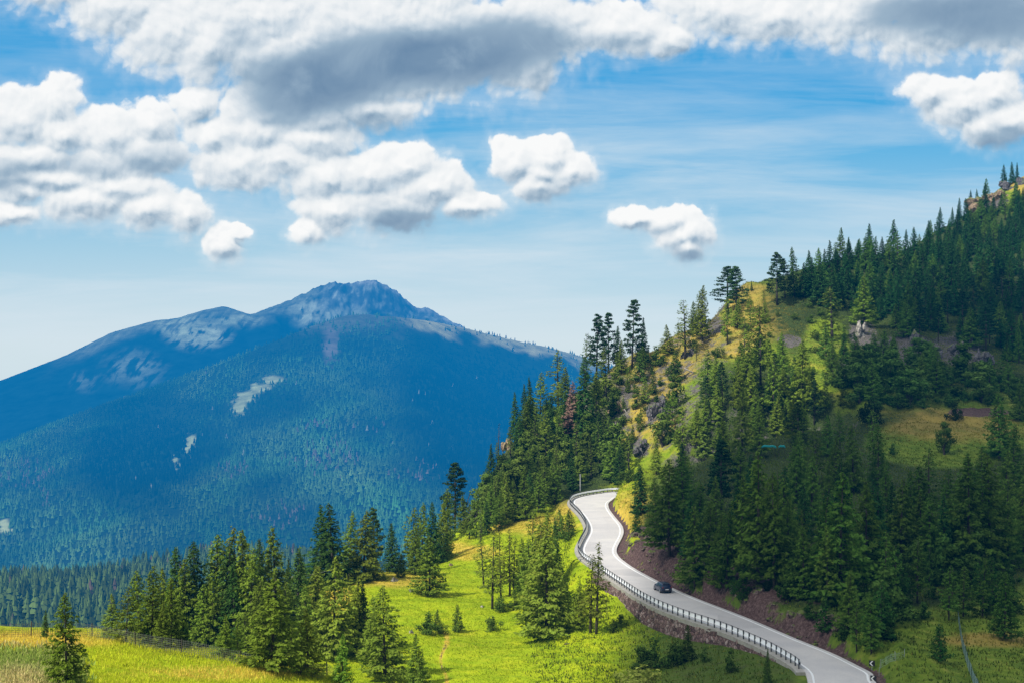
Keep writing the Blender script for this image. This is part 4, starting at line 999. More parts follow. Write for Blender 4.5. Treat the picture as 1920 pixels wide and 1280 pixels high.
# ------------------------------------------------------------------ car
M_PAINT = simple('dark_blue_paint', (.006, .018, .055), .3, .1, var=.05, coat=.5)
M_GLASS = simple('dark_car_glass', (.012, .016, .02), .06, 0, var=.02, coat=.6)
M_TYRE = simple('tyre_rubber', (.015, .015, .015), .9)
M_RIM = simple('silver_rim', (.55, .56, .58), .35, .8)
M_RED = simple('tail_lamp_red', (.16, .008, .01), .25, coat=.5)
M_PLATE = simple('plate_white', (.8, .8, .78), .5)
M_TRIM = simple('black_trim', (.012, .012, .013), .55)
def build_car(loc, rz):
    car = empty('car', loc, rz); tag(car, 'dark blue hatchback seen from behind driving up the road', 'car')
    # x forward, y left; stations: x, half width, sill, belt, roof, roof half width
    st = [(-2.12, .70, .42, .80, .86, .60), (-2.08, .82, .30, .92, 1.02, .66), (-1.95, .88, .24, 1.00, 1.22, .66), (-1.62, .90, .22, 1.00, 1.43, .64), (-1.0, .91, .20, .99, 1.50, .65), (-.2, .91, .20, .97, 1.53, .66),
          (.45, .91, .20, .95, 1.46, .64), (.95, .90, .20, .95, 1.22, .64), (1.25, .89, .20, .93, .99, .66), (1.7, .86, .22, .84, .90, .62), (2.0, .78, .28, .72, .78, .52), (2.12, .62, .38, .60, .64, .42)]
    V = []; 
    for x, w, s, b, r, rw in st:
        half = [(0.0, s), (w * .9, s), (w, s + .12), (w * 1.0, (s + b) / 2), (w * .97, b), (rw + (w - rw) * .45, b + (r - b) * .55), (rw, r - .03), (rw * .6, r + .01), (0, r + .03)]
        ring = [(x, y, z) for y, z in half] + [(x, -y, z) for y, z in half[-2:0:-1]]
        V += ring
    k = len(ring); Fc = []
    for i in range(len(st) - 1):
        for j in range(k): Fc.append((i * k + j, (i + 1) * k + j, (i + 1) * k + (j + 1) % k, i * k + (j + 1) % k))
    Fc.append(tuple(range(k))); Fc.append(tuple(range((len(st) - 1) * k, len(st) * k))[::-1])
    me = mesh_from('body', V, Fc, True); body = link('body', me, M_PAINT, car)
    m = body.modifiers.new('b', 'SUBSURF'); m.levels = m.render_levels = 1
    def side_pt(x, f, sg, out=.012):
        xs = [q[0] for q in st]; b = np.interp(x, xs, [q[3] for q in st]); r = np.interp(x, xs, [q[4] for q in st]); w = np.interp(x, xs, [q[1] for q in st]) * .97; rw = np.interp(x, xs, [q[5] for q in st])
        y = w + (rw - w) * f
        return (x, sg * (y + out), b + (r - b) * f)
    for sg in (1, -1):
        for x0, x1 in ((-1.62, -.95), (-.88, -.02), (.05, .85)):
            b = MB(); n_ = 4; VV = []; lo, hi = .12, .80
            for i in range(n_ + 1):
                x = x0 + (x1 - x0) * i / n_
                VV += [side_pt(x, lo, sg, .02), side_pt(x, (lo + hi) / 2, sg, .02), side_pt(x, hi * (1 if x < .4 else .75), sg, .02)]
            b.add(VV, [q for i in range(n_) for q in ((i * 3, i * 3 + 3, i * 3 + 4, i * 3 + 1), (i * 3 + 1, i * 3 + 4, i * 3 + 5, i * 3 + 2))])
            b.build('side_window', M_GLASS, car, True)
        b = MB(); b.box((.62, sg * .99, 1.0), (.12, .18, .13)); b.build('wing_mirror', M_PAINT, car)
        b = MB(); b.box((-2.06, sg * .68, .93), (.10, .24, .16)); b.build('tail_light', M_RED, car)
        b = MB(); b.box((2.02, sg * .60, .70), (.14, .26, .12)); b.build('headlight', M_PLATE, car)
        for x in (-1.30, 1.32):
            wh = empty('wheel', (x, sg * .82, .32)); wh.parent = car
            t_ = MB(); V2 = []; n_ = 20
            for (yy, rr) in ((-.11, .24), (-.11, .31), (-.07, .33), (.07, .33), (.11, .31), (.11, .24)):
                V2 += [(math.cos(a * 6.2832 / n_) * rr, yy * 1.0, math.sin(a * 6.2832 / n_) * rr) for a in range(n_)]
            t_.add(V2, [(i * n_ + j, i * n_ + (j + 1) % n_, ((i + 1) % 6) * n_ + (j + 1) % n_, ((i + 1) % 6) * n_ + j) for i in range(6) for j in range(n_)])
            t_.build('tyre', M_TYRE, wh, True)
            r_ = MB(); r_.tube([(0, -.06, 0), (0, .06, 0)], .05, 8)
            for q in range(5):
                a = q * 1.2566; r_.tube([(0, sg * .085, 0), (math.cos(a) * .24, sg * .095, math.sin(a) * .24)], .035, 4)
            r_.tube([(math.cos(a * .3142) * .235, sg * .095, math.sin(a * .3142) * .235) for a in range(21)], .025, 4, False)
            r_.build('rim', M_RIM, wh)
    b = MB(); b.add([(-2.02, .60, 1.04), (-2.02, -.60, 1.04), (-1.72, -.54, 1.38), (-1.72, .54, 1.38)], [(0, 1, 2, 3)]); b.build('rear_window', M_GLASS, car)
    b = MB(); b.add([(1.16, .62, 1.03), (1.16, -.62, 1.03), (.52, -.56, 1.44), (.52, .56, 1.44)], [(0, 3, 2, 1)]); b.build('windscreen', M_GLASS, car)
    b = MB(); b.box((-2.135, 0, .62), (.02, .52, .12)); b.build('number_plate', M_PLATE, car)
    b = MB(); b.box((-2.11, 0, .40), (.12, 1.5, .16)); b.build('rear_bumper', M_TRIM, car)
    b = MB(); b.box((-1.80, 0, 1.49), (.26, 1.1, .03)); b.build('roof_spoiler', M_PAINT, car)
    return car
ic = ix_of_py(1108)
cpos = CE[ic] + RN[ic] * .95; hd = CE[ic + 3] - CE[ic - 3]
car = build_car((cpos[0], cpos[1], ROADZ + .005), math.atan2(hd[1], hd[0])); car.scale = (.9, .9, .9)

# ------------------------------------------------------------------ chevron signs, poles, cable, fences
M_SIGNB = simple('sign_black', (.012, .012, .016), .4, var=.03)
M_SIGNW = simple('sign_white', (.85, .86, .84), .4, var=.03)
M_STEEL = simple('grey_steel', (.42, .44, .45), .5, .5)
def chevron(loc, sgn, size, ph, label):
    s_ = empty('chevron_sign', loc); tag(s_, label, 'road sign', 'black and white chevron signs at the bends')
    yaw = math.atan2(-loc[0], loc[1]) * 1.0; s_.rotation_euler = (0, 0, yaw)
    b = MB(); b.tube([(0, .06, -.4), (0, .06, ph + size * .5)], .035, 8); b.build('post', M_STEEL, s_)
    b = MB(); b.box((0, 0, ph + size / 2), (size, .03, size)); b.build('panel', M_SIGNB, s_)
    b = MB(); h = size * .42; k = size * .24; x0 = -sgn * size * .22
    # a V lying on its side, its point towards sgn
    tip = x0 + sgn * size * .42
    pts = [(x0, h), (x0 + sgn * k, h), (tip + sgn * k * .9, 0), (x0 + sgn * k, -h), (x0, -h), (tip - sgn * .02, 0)]
    fr = [(x, -.025, ph + size / 2 + z) for x, z in pts]
    b.add(fr, [(0, 1, 2, 5), (5, 2, 3, 4)]); b.build('chevron', M_SIGNW, s_)
p = hit(1635, 1256); chevron((p.x, p.y, p.z), -1, .62, .45, 'white on black chevron sign on the grass, farther one at the near bend')
p = hit(1637.5, 1279); chevron((p.x, p.y, p.z), -1, .62, .12, 'white on black chevron sign right at the road edge line of the near bend')
p = hit(1092.5, 931); p = Vector(((1092.5 - CX) / F * 340, 340, 0)); p.z = ground_z(p.x, p.y)
chevron((p.x, p.y, -(929 - CY) / F * 340), 1, .75, .0, 'small chevron sign beside the tall pole behind the upper bend guardrail')
q = Vector(((1136 - CX) / F * 338, 338, -(922 - CY) / F * 338)); chevron(tuple(q), 1, .7, .2, 'small chevron sign near the end of the upper guardrail')

M_POLE = simple('weathered_pole', (.34, .35, .34), .85, var=.2)
def pole(px, by, ty, D, r, label):
    z = ground_z((px - CX) / F * D, D); x = (px - CX) / F * D; top = (CY - ty) / F * D
    o = empty('utility_pole', (x, D, z)); tag(o, label, 'pole', 'poles')
    b = MB(); b.tube([(0, 0, -.4), (0, 0, top - z)], [r, r * .75], 8); b.build('shaft', M_POLE, o)
    b = MB(); b.box((0, 0, top - z - .25), (.30, .08, .07)); b.tube([(.11, 0, top - z - .22), (.11, 0, top - z - .05)], .03, 6); b.tube([(-.11, 0, top - z - .22), (-.11, 0, top - z - .05)], .03, 6); b.build('insulator_bracket', M_STEEL, o)
    return Vector((x, D, top - .2))
t1 = pole(1088, 931, 888, 336, .16, 'tall grey pole behind the guardrail at the upper bend')
t2 = pole(684, 1092, 1036, 240, .09, 'thin grey pole on the open grass near the boulders')
t3 = pole(900, 1003, 953, 300, .10, 'thin pale pole among larches at the grassy crest')
t4 = pole(548, 1160, 1078, 222, .10, 'thin pole hidden among the trees of the grove')
M_WIRE = simple('cable_grey', (.30, .31, .32), .6)
def cable(a, b, sag, label):
    o = MB(); o.tube([a.lerp(b, k / 14) - Vector((0, 0, sag * 4 * (k / 14) * (1 - k / 14))) for k in range(15)], .022, 4)
    tag(o.build('overhead_cable', M_WIRE), label, 'cable', 'overhead cables')
cable(t4, t2, .8, 'thin overhead cable from the grove to the pole near the boulders')
cable(t2, t3, 1.2, 'thin overhead cable rising from the pole near the boulders to the crest')

def net_mat(name, col):
    return simple(name, col, .7, .0, var=.1)
M_NETG = net_mat('green_wire', (.30, .44, .44)); M_NETD = net_mat('grey_wire', (.12, .13, .11)); M_POSTG = simple('green_post', (.05, .10, .085), .6); M_POSTW = simple('old_wood_post', (.06, .05, .04), .9)
def fence(pts, h, step, netm, postm, label, mesh=.16, wire=.012, pr=.04, top=None):
    """posts standing on the ground along pts, wire mesh between them"""
    pts = [Vector(p) for p in pts]; L_ = [0]
    for a, b in zip(pts, pts[1:]): L_.append(L_[-1] + (b - a).length)
    def at(s):
        x = np.interp(s, L_, [p.x for p in pts]); y = np.interp(s, L_, [p.y for p in pts]); return Vector((x, y, ground_z(x, y)))
    f = empty('wire_fence', at(0)); tag(f, label, 'fence'); o0 = at(0); n_ = int(L_[-1] / step); rr = random.Random(int(L_[-1] * 10))
    for i in range(n_ + 1):
        a = at(i * step) - o0; lean = Vector((rr.uniform(-.05, .05), rr.uniform(-.05, .05), 0)); b = MB()
        b.tube([a - Vector((0, 0, .3)), a + Vector((0, 0, h * rr.uniform(1.02, 1.15))) + lean], pr, 6); b.build('post', postm, f)
    net = MB(); q = [at(i * .8) - o0 for i in range(int(L_[-1] / .8) + 1)]
    def strip(a, b, w, up):
        d = (b - a).normalized(); s_ = (Vector((0, 0, 1)) if up else d.cross(Vector((0, 0, 1))).cross(Vector((0, 0, 1))).normalized()) * w
        if not up: s_ = Vector((d.y * 0, 0, 0)) + Vector((d.x, d.y, 0))
        net.add([a - s_, b - s_, b + s_, a + s_], [(0, 1, 2, 3)])
    hor = np.arange(.06, h, mesh)
    for a, b in zip(q, q[1:]):
        hd_ = (b - a); hd_.z = 0; hd_.normalize()
        for z in hor: net.add([a + Vector((0, 0, z - wire)), b + Vector((0, 0, z - wire)), b + Vector((0, 0, z + wire)), a + Vector((0, 0, z + wire))], [(0, 1, 2, 3)])
        for k in range(int(.8 / mesh)):
            c = a.lerp(b, k * mesh / .8); net.add([c - hd_ * wire, c + hd_ * wire, c + hd_ * wire + Vector((0, 0, h)), c - hd_ * wire + Vector((0, 0, h))], [(0, 1, 2, 3)])
    net.build('wire_net', netm, f)
fence([hit(1797, 1166), hit(1802, 1200), hit(1806, 1222), hit(1814, 1250), hit(1822, 1272), hit(1836, 1310)], 1.35, 3.0, M_NETG, M_POSTG, 'blue green net fence climbing the dull grass slope', .12, .028, .045)
fence([hit(-60, 1193), hit(40, 1193), hit(170, 1194), hit(330, 1223), hit(400, 1236), hit(470, 1250), hit(600, 1276), hit(760, 1306)], 1.05, 4.6, M_NETD, M_POSTW, 'grey wire fence along the crest of the near meadow', .15, .010, .045)
fence([hit(1648, 1268), hit(1650, 1252), hit(1680, 1238), hit(1700, 1226)], .9, 2.4, M_NETG, M_STEEL, 'low thin fence beside the chevron signs', .22, .010, .03)

# turquoise sheeting among the middle trees
M_TURQ = simple('turquoise_sheet', (.02, .45, .45), .5, var=.15, scale=4)
def sheet_thing(px, py, D, w, label):
    o = empty('plastic_sheet', ((px - CX) / F * D, D, -(py - CY) / F * D)); tag(o, label, 'sheet', 'turquoise sheets')
    b = MB(); n_ = 12; VV = []
    for i in range(n_ + 1):
        s_ = i / n_; x = (s_ - .5) * w; z = .35 * math.sin(s_ * 3.1) + .1 * math.sin(s_ * 9)
        VV += [(x, 0, z - .22), (x, -.12, z), (x, .0, z + .16)]
    b.add(VV, [q for i in range(n_) for q in ((i * 3, i * 3 + 3, i * 3 + 4, i * 3 + 1), (i * 3 + 1, i * 3 + 4, i * 3 + 5, i * 3 + 2))]); b.build('sheeting', M_TURQ, o, True)
    b = MB(); b.tube([(-w * .45, .1, -1.8), (-w * .45, .1, .3)], .04, 6); b.build('stake', M_POSTW, o); b = MB(); b.tube([(w * .45, .1, -1.8), (w * .45, .1, .3)], .04, 6); b.build('stake', M_POSTW, o)
pt = hit(1442, 850); sheet_thing(1441, 838, pt.y - 4, 2.9, 'wider turquoise plastic sheet strung up among the larches')
sheet_thing(1466, 838, pt.y - 4, 1.3, 'short turquoise plastic sheet to the right of the wider one')

# fallen trunks
def log(px0, py0, px1, py1, D, r, label, br=5, lift=.5):
    a = Vector(P(px0, py0, D)); b = Vector(P(px1, py1, D + 1)); o = empty('fallen_trunk', a); tag(o, label, 'log')
    m = MB(); d = b - a; m.tube([(0, 0, 0), tuple(d * .5 + Vector((0, 0, .1))), tuple(d)], [r, r * .8, r * .35], 7); m.build('stem', M_BARK_GREY, o, True)
    m = MB(); rr = random.Random(int(px0))
    for i in range(br):
        t_ = rr.uniform(.3, 1); c = d * t_; m.tube([tuple(c), tuple(c + Vector((rr.uniform(-.9, .9), rr.uniform(-.6, .4), rr.uniform(-.4, .9))))], [r * .3, .012], 4)
    m.build('branch', M_BARK_GREY, o)
h_ = hit(1295, 700); log(1283, 690, 1313, 706, h_.y - 2.0, .20, 'pale fallen trunk lying below the tawny ridge', 6)
h_ = hit(1290, 690); log(1283, 691, 1318, 672, h_.y - 1.0, .12, 'thinner broken trunk crossing behind the pale fallen one', 8)
h_ = hit(1178, 780); log(1170, 766, 1190, 796, h_.y - 1.5, .14, 'grey fallen dead tree with bare twigs in the spur hollow', 22)
h_ = hit(872, 960); log(868, 975, 884, 912, h_.y - .5, .12, 'grey leaning dead tree on the knoll at the wood edge', 12)

# boulders and outcrops
def rock_mat(name, a, b):
    m = bpy.data.materials.new(name); t = nt(m); tc = N(t, 'ShaderNodeNewGeometry')
    n = noise_tex(t, 1.2, 7, .65, tc.outputs['Position'], .4); c = ramp(t, n.outputs['Fac'], [(.3, a), (.62, b)])
    st = N(t, 'ShaderNodeVectorMath', operation='MULTIPLY', ins={1: (1.1, 1.1, .45)}); L(t, tc.outputs['Position'], st.inputs[0])
    vo = N(t, 'ShaderNodeTexVoronoi', feature='DISTANCE_TO_EDGE', ins={'Scale': 1.0}); L(t, st.outputs[0], vo.inputs['Vector'])
    c = mixc(t, 1.0, c, ramp(t, vo.outputs['Distance'], [(.01, (.22, .22, .24)), (.10, (1, 1, 1))]), 'MULTIPLY')
    sp = N(t, 'ShaderNodeSeparateXYZ'); L(t, tc.outputs['Normal'], sp.inputs[0])
    tf = ramp(t, math_(t, 'ADD', sp.outputs['Z'], madd(t, n.outputs['Fac'], .9, -.45)), [(.55, (0, 0, 0)), (.78, (1, 1, 1))])
    c = mixc(t, tf, c, (.12, .16, .025, 1))
    d = N(t, 'ShaderNodeBsdfPrincipled', ins={'Roughness': .95}); L(t, c, d.inputs['Base Color'])
    bp = N(t, 'ShaderNodeBump', ins={'Strength': .9, 'Distance': .6}); L(t, math_(t, 'ADD', n.outputs['Fac'], vo.outputs['Distance']), bp.inputs['Height']); L(t, bp.outputs[0], d.inputs['Normal']); finish(m, t, d.outputs[0]); return m
M_ROCKP = rock_mat('pale_limestone', (.14, .13, .11), (.50, .46, .40)); M_ROCKO = rock_mat('ochre_rock', (.16, .10, .06), (.46, .33, .2)); M_ROCKD = rock_mat('dark_cliff_rock', (.045, .042, .05), (.20, .185, .19)); M_ROCKR = rock_mat('reddish_stone', (.07, .045, .042), (.27, .19, .17))
import bmesh
def rock(px, py, w, h, mat, label, name='boulder', cat='rock', group=None, seed=0, deep=.8, sub=4, rough=.38):
    p = hit(px, py); W = w / F * p.y / 2; Hh = h / F * p.y / 2
    r_ = random.Random(seed * 7 + 3); V = []; Fc = []
    nb = 1 if name == 'boulder' else 11
    for q in range(nb):
        bm = bmesh.new(); k = 1.0 if nb == 1 else r_.uniform(.28, .55)
        cx, cy_, cz = (0, 0, 0) if nb == 1 else (r_.uniform(-.75, .75), r_.uniform(-.1, .7), r_.uniform(-.8, .55))
        tall = 1.0 if nb == 1 else r_.uniform(.9, 1.9)
        for _ in range(16):
            d_ = Vector((r_.gauss(0, 1), r_.gauss(0, 1), r_.gauss(0, 1))).normalized() * r_.uniform(.8, 1.1)
            bm.verts.new((d_.x, d_.y, d_.z))
        bmesh.ops.convex_hull(bm, input=bm.verts); bmesh.ops.subdivide_edges(bm, edges=bm.edges, cuts=2, use_grid_fill=True)
        bm.verts.ensure_lookup_table(); base_ = len(V); bm.verts.index_update()
        for v_ in bm.verts:
            c_ = v_.co * (1 + .13 * mnoise.noise(v_.co * 3 + Vector((seed, q, 0))))
            V.append(((c_.x * k + cx) * W, (c_.y * k + cy_) * max(W, Hh) * deep, (c_.z * k * tall + cz) * Hh))
        Fc += [tuple(v_.index + base_ for v_ in f_.verts) for f_ in bm.faces if len(f_.verts) > 2]
        bm.free()
    me = mesh_from(name, V, Fc)
    o = link(name, me, mat); o.location = p + Vector((0, 0, Hh * .35)); o.rotation_euler = (0, 0, seed if name == 'boulder' else math.sin(seed) * .4)
    tag(o, label, cat, group); return o
rock(741, 1089, 22, 14, M_ROCKP, 'largest pale boulder on the open grass near the thin pole', seed=1)
rock(771, 1109, 18, 10, M_ROCKP, 'flat pale boulder left of the standalone larch', seed=2)
rock(690, 1091, 10, 8, M_ROCKP, 'small pale boulder at the foot of the thin pole', seed=3)
rock(772, 1186, 14, 10, M_ROCKP, 'grey boulder beside the low shrub at the path', seed=4)
rock(846, 1060, 12, 9, M_ROCKO, 'ochre stone on the grassy crest line', seed=5)
rock(1058, 1156, 18, 12, M_ROCKP, 'grey boulder behind the largest meadow larch', seed=6)
rock(1062, 1207, 14, 5, M_ROCKO, 'flat reddish stone in the bright grass', seed=7)
rock(904, 1138, 9, 7, M_ROCKP, 'small stone beside the slender larches', seed=8)
for i, (x, y, w, h, m, lab) in enumerate([(1160, 772, 48, 34, M_ROCKO, 'ochre lit rock knob above the spur hollow'), (1232, 778, 40, 46, M_ROCKD, 'dark rock face left of the middle larches'), (1612, 632, 22, 44, M_ROCKP, 'tall pale cliff edge lit at its left side'),
        (1585, 695, 16, 26, M_ROCKP, 'pale rock tooth at the foot of the green strip'), (1662, 664, 40, 50, M_ROCKD, 'dark cliff block right of the pale cliff edge'), (1722, 660, 40, 54, M_ROCKD, 'dark cliff pillar in the middle of the cliff band'),
        (1750, 676, 40, 40, M_ROCKD, 'squat cliff block beside the dark pillar'), (1795, 674, 56, 54, M_ROCKD, 'broad bluish cliff block in the cliff band'), (1842, 682, 52, 44, M_ROCKD, 'right end block of the dark cliff band'),
        (1846, 384, 70, 30, M_ROCKO, 'ochre rock outcrop on the high skyline'), (1897, 354, 52, 34, M_ROCKD, 'dark rock step at the very top of the hill'), (1874, 374, 44, 28, M_ROCKO, 'ochre crag between the two skyline rocks'), (1568, 542, 28, 8, M_ROCKP, 'flat white ledge among the upper trees'),
        (1205, 850, 34, 44, M_ROCKD, 'dark rock wall in the spur hollow'), (1312, 600, 36, 34, M_ROCKD, 'dark rock step on the tawny ridge'), (886, 972, 20, 28, M_ROCKR, 'reddish grey rock on the knoll'), (948, 842, 28, 36, M_ROCKO, 'tawny crag on the outer spur edge'),
        (985, 800, 38, 26, M_ROCKO, 'tawny slab under the dark spruces of the spur'), (1290, 668, 36, 28, M_ROCKD, 'shaded rock beside the fallen trunk'), (1690, 540, 14, 8, M_ROCKP, 'small pale stone among the upper wood'), (975, 955, 20, 14, M_ROCKD, 'grey stone at the upper rim of the meadow')]):
    rock(x, y, w, h, m, lab, 'rock_outcrop', 'rock', None, 20 + i, .7)
rs = random.Random(77)
for i in range(130):
    k = rs.randrange(ix_of_py(1215), ix_of_py(1025)); dd_ = rs.uniform(.9, 6.5) ; q = CE[k] + RN[k] * (HW[k] + dd_)
    z = ground_z(q[0], q[1]); s_ = rs.uniform(.14, .5) * (1.3 if dd_ > 2.5 else .7)
    if i == 0 or i < 6:
        bm = bmesh.new(); bmesh.ops.create_icosphere(bm, subdivisions=2, radius=1)
        for v in bm.verts: v.co *= 1 + .45 * mnoise.noise(v.co * 1.4 + Vector((i * 5, 0, 0))); v.co.z *= .75
        me = bpy.data.meshes.new('stone'); bm.to_mesh(me); bm.free(); me.materials.append(M_ROCKR)
        if i == 0: SM = []
        SM.append(me)
    o = bpy.data.objects.new('stone', SM[i % len(SM)]); COL.objects.link(o); o.location = (q[0], q[1], z + s_ * .2); o.scale = (s_ * 1.2, s_, s_ * rs.uniform(.7, 1.1)); o.rotation_euler = (rs.uniform(-.4, .4), rs.uniform(-.4, .4), rs.uniform(0, 6))
    tag(o, 'reddish loose stone on the cut bank beside the road', 'stone', 'loose stones on the cut bank')

# ------------------------------------------------------------------ grass and weeds (nobody could count these)
def grass(name, label, n, region, hr, wr, cols, seed, blades=4, spread=.18):
    r = np.random.default_rng(seed); pts = []; tries = 0
    x0, x1, D0, D1, test = region
    V = []; C_ = []; got = 0
    while got < n and tries < 60:
        tries += 1
        m = n
        D = np.sqrt(r.uniform(D0 ** 2, D1 ** 2, m)); px = r.uniform(x0, x1, m)
        ci = np.clip((px - PXG[0]) / PXS, 0, len(PXG) - 1.001); i0 = ci.astype(int); fx = ci - i0
        di = np.interp(D, DG, np.arange(len(DG)) * 1.0); di = np.minimum(di, len(DG) - 1.001); j0 = di.astype(int); fd = di - j0
        def bi(A): return (A[j0, i0] * (1 - fx) + A[j0, i0 + 1] * fx) * (1 - fd) + (A[j0 + 1, i0] * (1 - fx) + A[j0 + 1, i0 + 1] * fx) * fd
        z = bi(TZ); py = CY - F * z / D; dr = bi(dry); fo = bi(forest); ea = bi(earth); rd = bi(np.minimum(dist, 50) - hw)
        x = (px - CX) / F * D
        ok = test(px, py, x, D, dr, fo, r) & (ea < .3) & (rd > 2.2)
        x, D, z, dr = x[ok], D[ok], z[ok], dr[ok]; k = len(x); got += k
        for b in range(blades):
            a = r.uniform(0, 6.28, k); h = r.uniform(*hr, k); w = r.uniform(*wr, k); ox = x + r.normal(0, spread, k); oy = D + r.normal(0, spread, k)
            lx = np.cos(a) * h * .45; ly = np.sin(a) * h * .45; sx = -np.sin(a) * w; sy = np.cos(a) * w
            tri = np.stack([np.stack([ox - sx, oy - sy, z - .04], 1), np.stack([ox + sx, oy + sy, z - .04], 1), np.stack([ox + lx, oy + ly, z + h], 1)], 1)
            V.append(tri.reshape(-1, 3))
            kk = np.clip(dr + r.normal(0, .22, k), 0, 1)[:, None]; c = (np.array(cols[0]) * (1 - kk) + np.array(cols[1]) * kk) * r.uniform(.6, 1.35, k)[:, None]
            C_.append(np.repeat(c, 3, axis=0))
    V = np.concatenate(V); C_ = np.concatenate(C_)
    o = link(name, mesh_from(name, V, np.arange(len(V)).reshape(-1, 3), False, None, {'tint': C_}), M_GRASSB); tag(o, label, 'grass', kind='stuff')
m = bpy.data.materials.new('grass_blades'); t = nt(m)
d = N(t, 'ShaderNodeBsdfDiffuse'); L(t, attr(t, 'tint', 'Color'), d.inputs['Color']); tr = N(t, 'ShaderNodeBsdfTranslucent'); L(t, attr(t, 'tint', 'Color'), tr.inputs['Color'])
mx = N(t, 'ShaderNodeMixShader', ins={0: .35}); L(t, d.outputs[0], mx.inputs[1]); L(t, tr.outputs[0], mx.inputs[2]); finish(m, t, mx.outputs[0]); M_GRASSB = m
grass('meadow_grass', 'yellow green grass of the near meadow', 26000, (-250, 700, 80, 127, lambda px, py, x, D, dr, fo, r: (py > 1180) & (py < 1300)), (.08, .26), (.015, .04), [(.50, .56, .02), (.85, .62, .12)], 21)
grass('weeds', 'tall pale weeds at the foot of the lone larch', 5200, (-200, 150, 82, 108, lambda px, py, x, D, dr, fo, r: (py < 1300) & (r.uniform(0, 1, len(px)) < np.clip((py - 1205) / 60, 0, 1) * np.clip((190 - px) / 160, 0, 1) * (.5 + fbm(x, D, 5, 2)))), (.12, .42), (.05, .12), [(.27, .36, .06), (.70, .56, .25)], 22, 7, .35)
grass('tussock_grass', 'grass tussocks of the bright meadow slope', 30000, (560, 1240, 140, 330, lambda px, py, x, D, dr, fo, r: fo < .5), (.07, .20), (.03, .08), [(.31, .41, .012), (.56, .46, .06)], 23, 4, .25)
grass('rough_grass', 'rough grass and low herbs of the hillside', 26000, (1000, 2000, 140, 480, lambda px, py, x, D, dr, fo, r: r.uniform(0, 1, len(px)) > .0), (.12, .42), (.05, .12), [(.085, .135, .018), (.33, .27, .05)], 24, 4, .4)

# ------------------------------------------------------------------ sun, sky and clouds
SUN = Vector((-.72, -.62, 1.02)).normalized()
sl_ = bpy.data.lights.new('sun', 'SUN'); sl_.energy = 5.0; sl_.angle = math.radians(.5); sl_.color = (1, .955, .88)
so = bpy.data.objects.new('sun', sl_); COL.objects.link(so); so.rotation_euler = SUN.to_track_quat('Z', 'Y').to_euler(); so.location = (0, 0, 200)

world = bpy.data.worlds.new('World'); sc.world = world; world.use_nodes = True
t = world.node_tree; t.nodes.clear()
tc = N(t, 'ShaderNodeTexCoord'); dirv = tc.outputs['Generated']
sky = N(t, 'ShaderNodeTexSky', sky_type='NISHITA', sun_disc=False, sun_elevation=math.asin(SUN.z), sun_rotation=math.atan2(SUN.x, SUN.y), altitude=1800, air_density=1.0, dust_density=.6, ozone_density=1.5)
sepd = N(t, 'ShaderNodeSeparateXYZ'); L(t, dirv, sepd.inputs[0])
yy = math_(t, 'MAXIMUM', sepd.outputs['Y'], .08)
u = madd(t, math_(t, 'DIVIDE', sepd.outputs['X'], yy), F / 100, CX / 100)
v = madd(t, math_(t, 'DIVIDE', sepd.outputs['Z'], yy), -F / 100, CY / 100)
cmb = N(t, 'ShaderNodeCombineXYZ'); L(t, u, cmb.inputs[0]); L(t, v, cmb.inputs[1]); CV = cmb.outputs[0]
# cloud field: a union of soft ellipses (hundredths of sky units), broken up by noise
# x, y, rx, ry of every puff
BL = [(1.0, -.38, 1.6, .58), (2.2, .1, 1.1, .66), (3.1, .55, .95, .75), (3.9, .9, .75, .75), (4.9, .3, 1.5, .9), (5.4, 1.1, 1.4, .95), (7.2, .6, 2.2, 1.2), (5.3, 1.75, 1.0, .6), (6.4, 1.55, 1.5, .75), (8.0, 1.2, 1.6, .72), (9.3, .9, 1.1, .95), (10.2, .5, 1.1, .85), (10.0, 1.3, .35, .5), (11.6, .6, 1.1, .5), (12.5, .75, .5, .3), (13.6, .2, 1.3, .62), (14.6, .3, 1.2, .6), (16.2, .3, 1.5, .62), (17.6, .45, 1.5, .72), (19.2, .5, 1.3, .72),
      (17.5, 1.72, .55, .34), (18.05, 1.95, .75, .55), (18.65, 1.75, .5, .38), (18.9, 2.25, .75, .45), (18.5, 2.4, .7, .35),
      (.35, 2.25, .85, .62), (1.05, 2.0, .5, .5), (1.2, 2.5, .8, .5), (2.1, 2.5, .7, .52), (2.8, 2.35, .6, .48), (2.7, 2.9, .9, .5), (.6, 3.0, 1.1, .38), (1.9, 3.1, 1.0, .38), (.4, 3.6, .55, .28), (1.6, 3.75, 1.2, .38), (2.8, 3.9, .8, .36), (3.5, 4.0, .42, .38), (.2, 4.0, .55, .22), (3.7, 2.0, .45, .32), (4.0, 2.6, .6, .45), (4.4, 3.05, 1.0, .55), (4.9, 2.45, .9, .5),
      (5.3, 3.0, .9, .55), (5.9, 2.6, .9, .4), (6.1, 3.3, .8, .5), (6.9, 3.25, .75, .42), (7.6, 3.1, .7, .38), (8.1, 3.5, .75, .4), (8.8, 3.85, .6, .24), (7.2, 3.9, 1.1, .5), (6.2, 3.9, .7, .4), (5.75, 4.35, .32, .24), (4.2, 4.6, .32, .28), (4.45, 4.4, .2, .14), (9.65, 3.05, .5, .34), (10.25, 3.0, .6, .34), (10.75, 3.2, .4, .3), (10.1, 3.5, .55, .28), (11.95, 4.1, .42, .18), (12.5, 4.15, .5, .26), (12.95, 4.35, .42, .34), (12.85, 4.6, .36, .26), (6.9, 2.1, 1.0, .34), (5.0, 2.15, .9, .5), (6.0, 2.3, .8, .4), (.9, 3.35, 1.3, .3), (2.2, 3.5, 1.2, .3), (10.2, 3.25, .75, .42), (12.7, 4.4, .45, .3)]
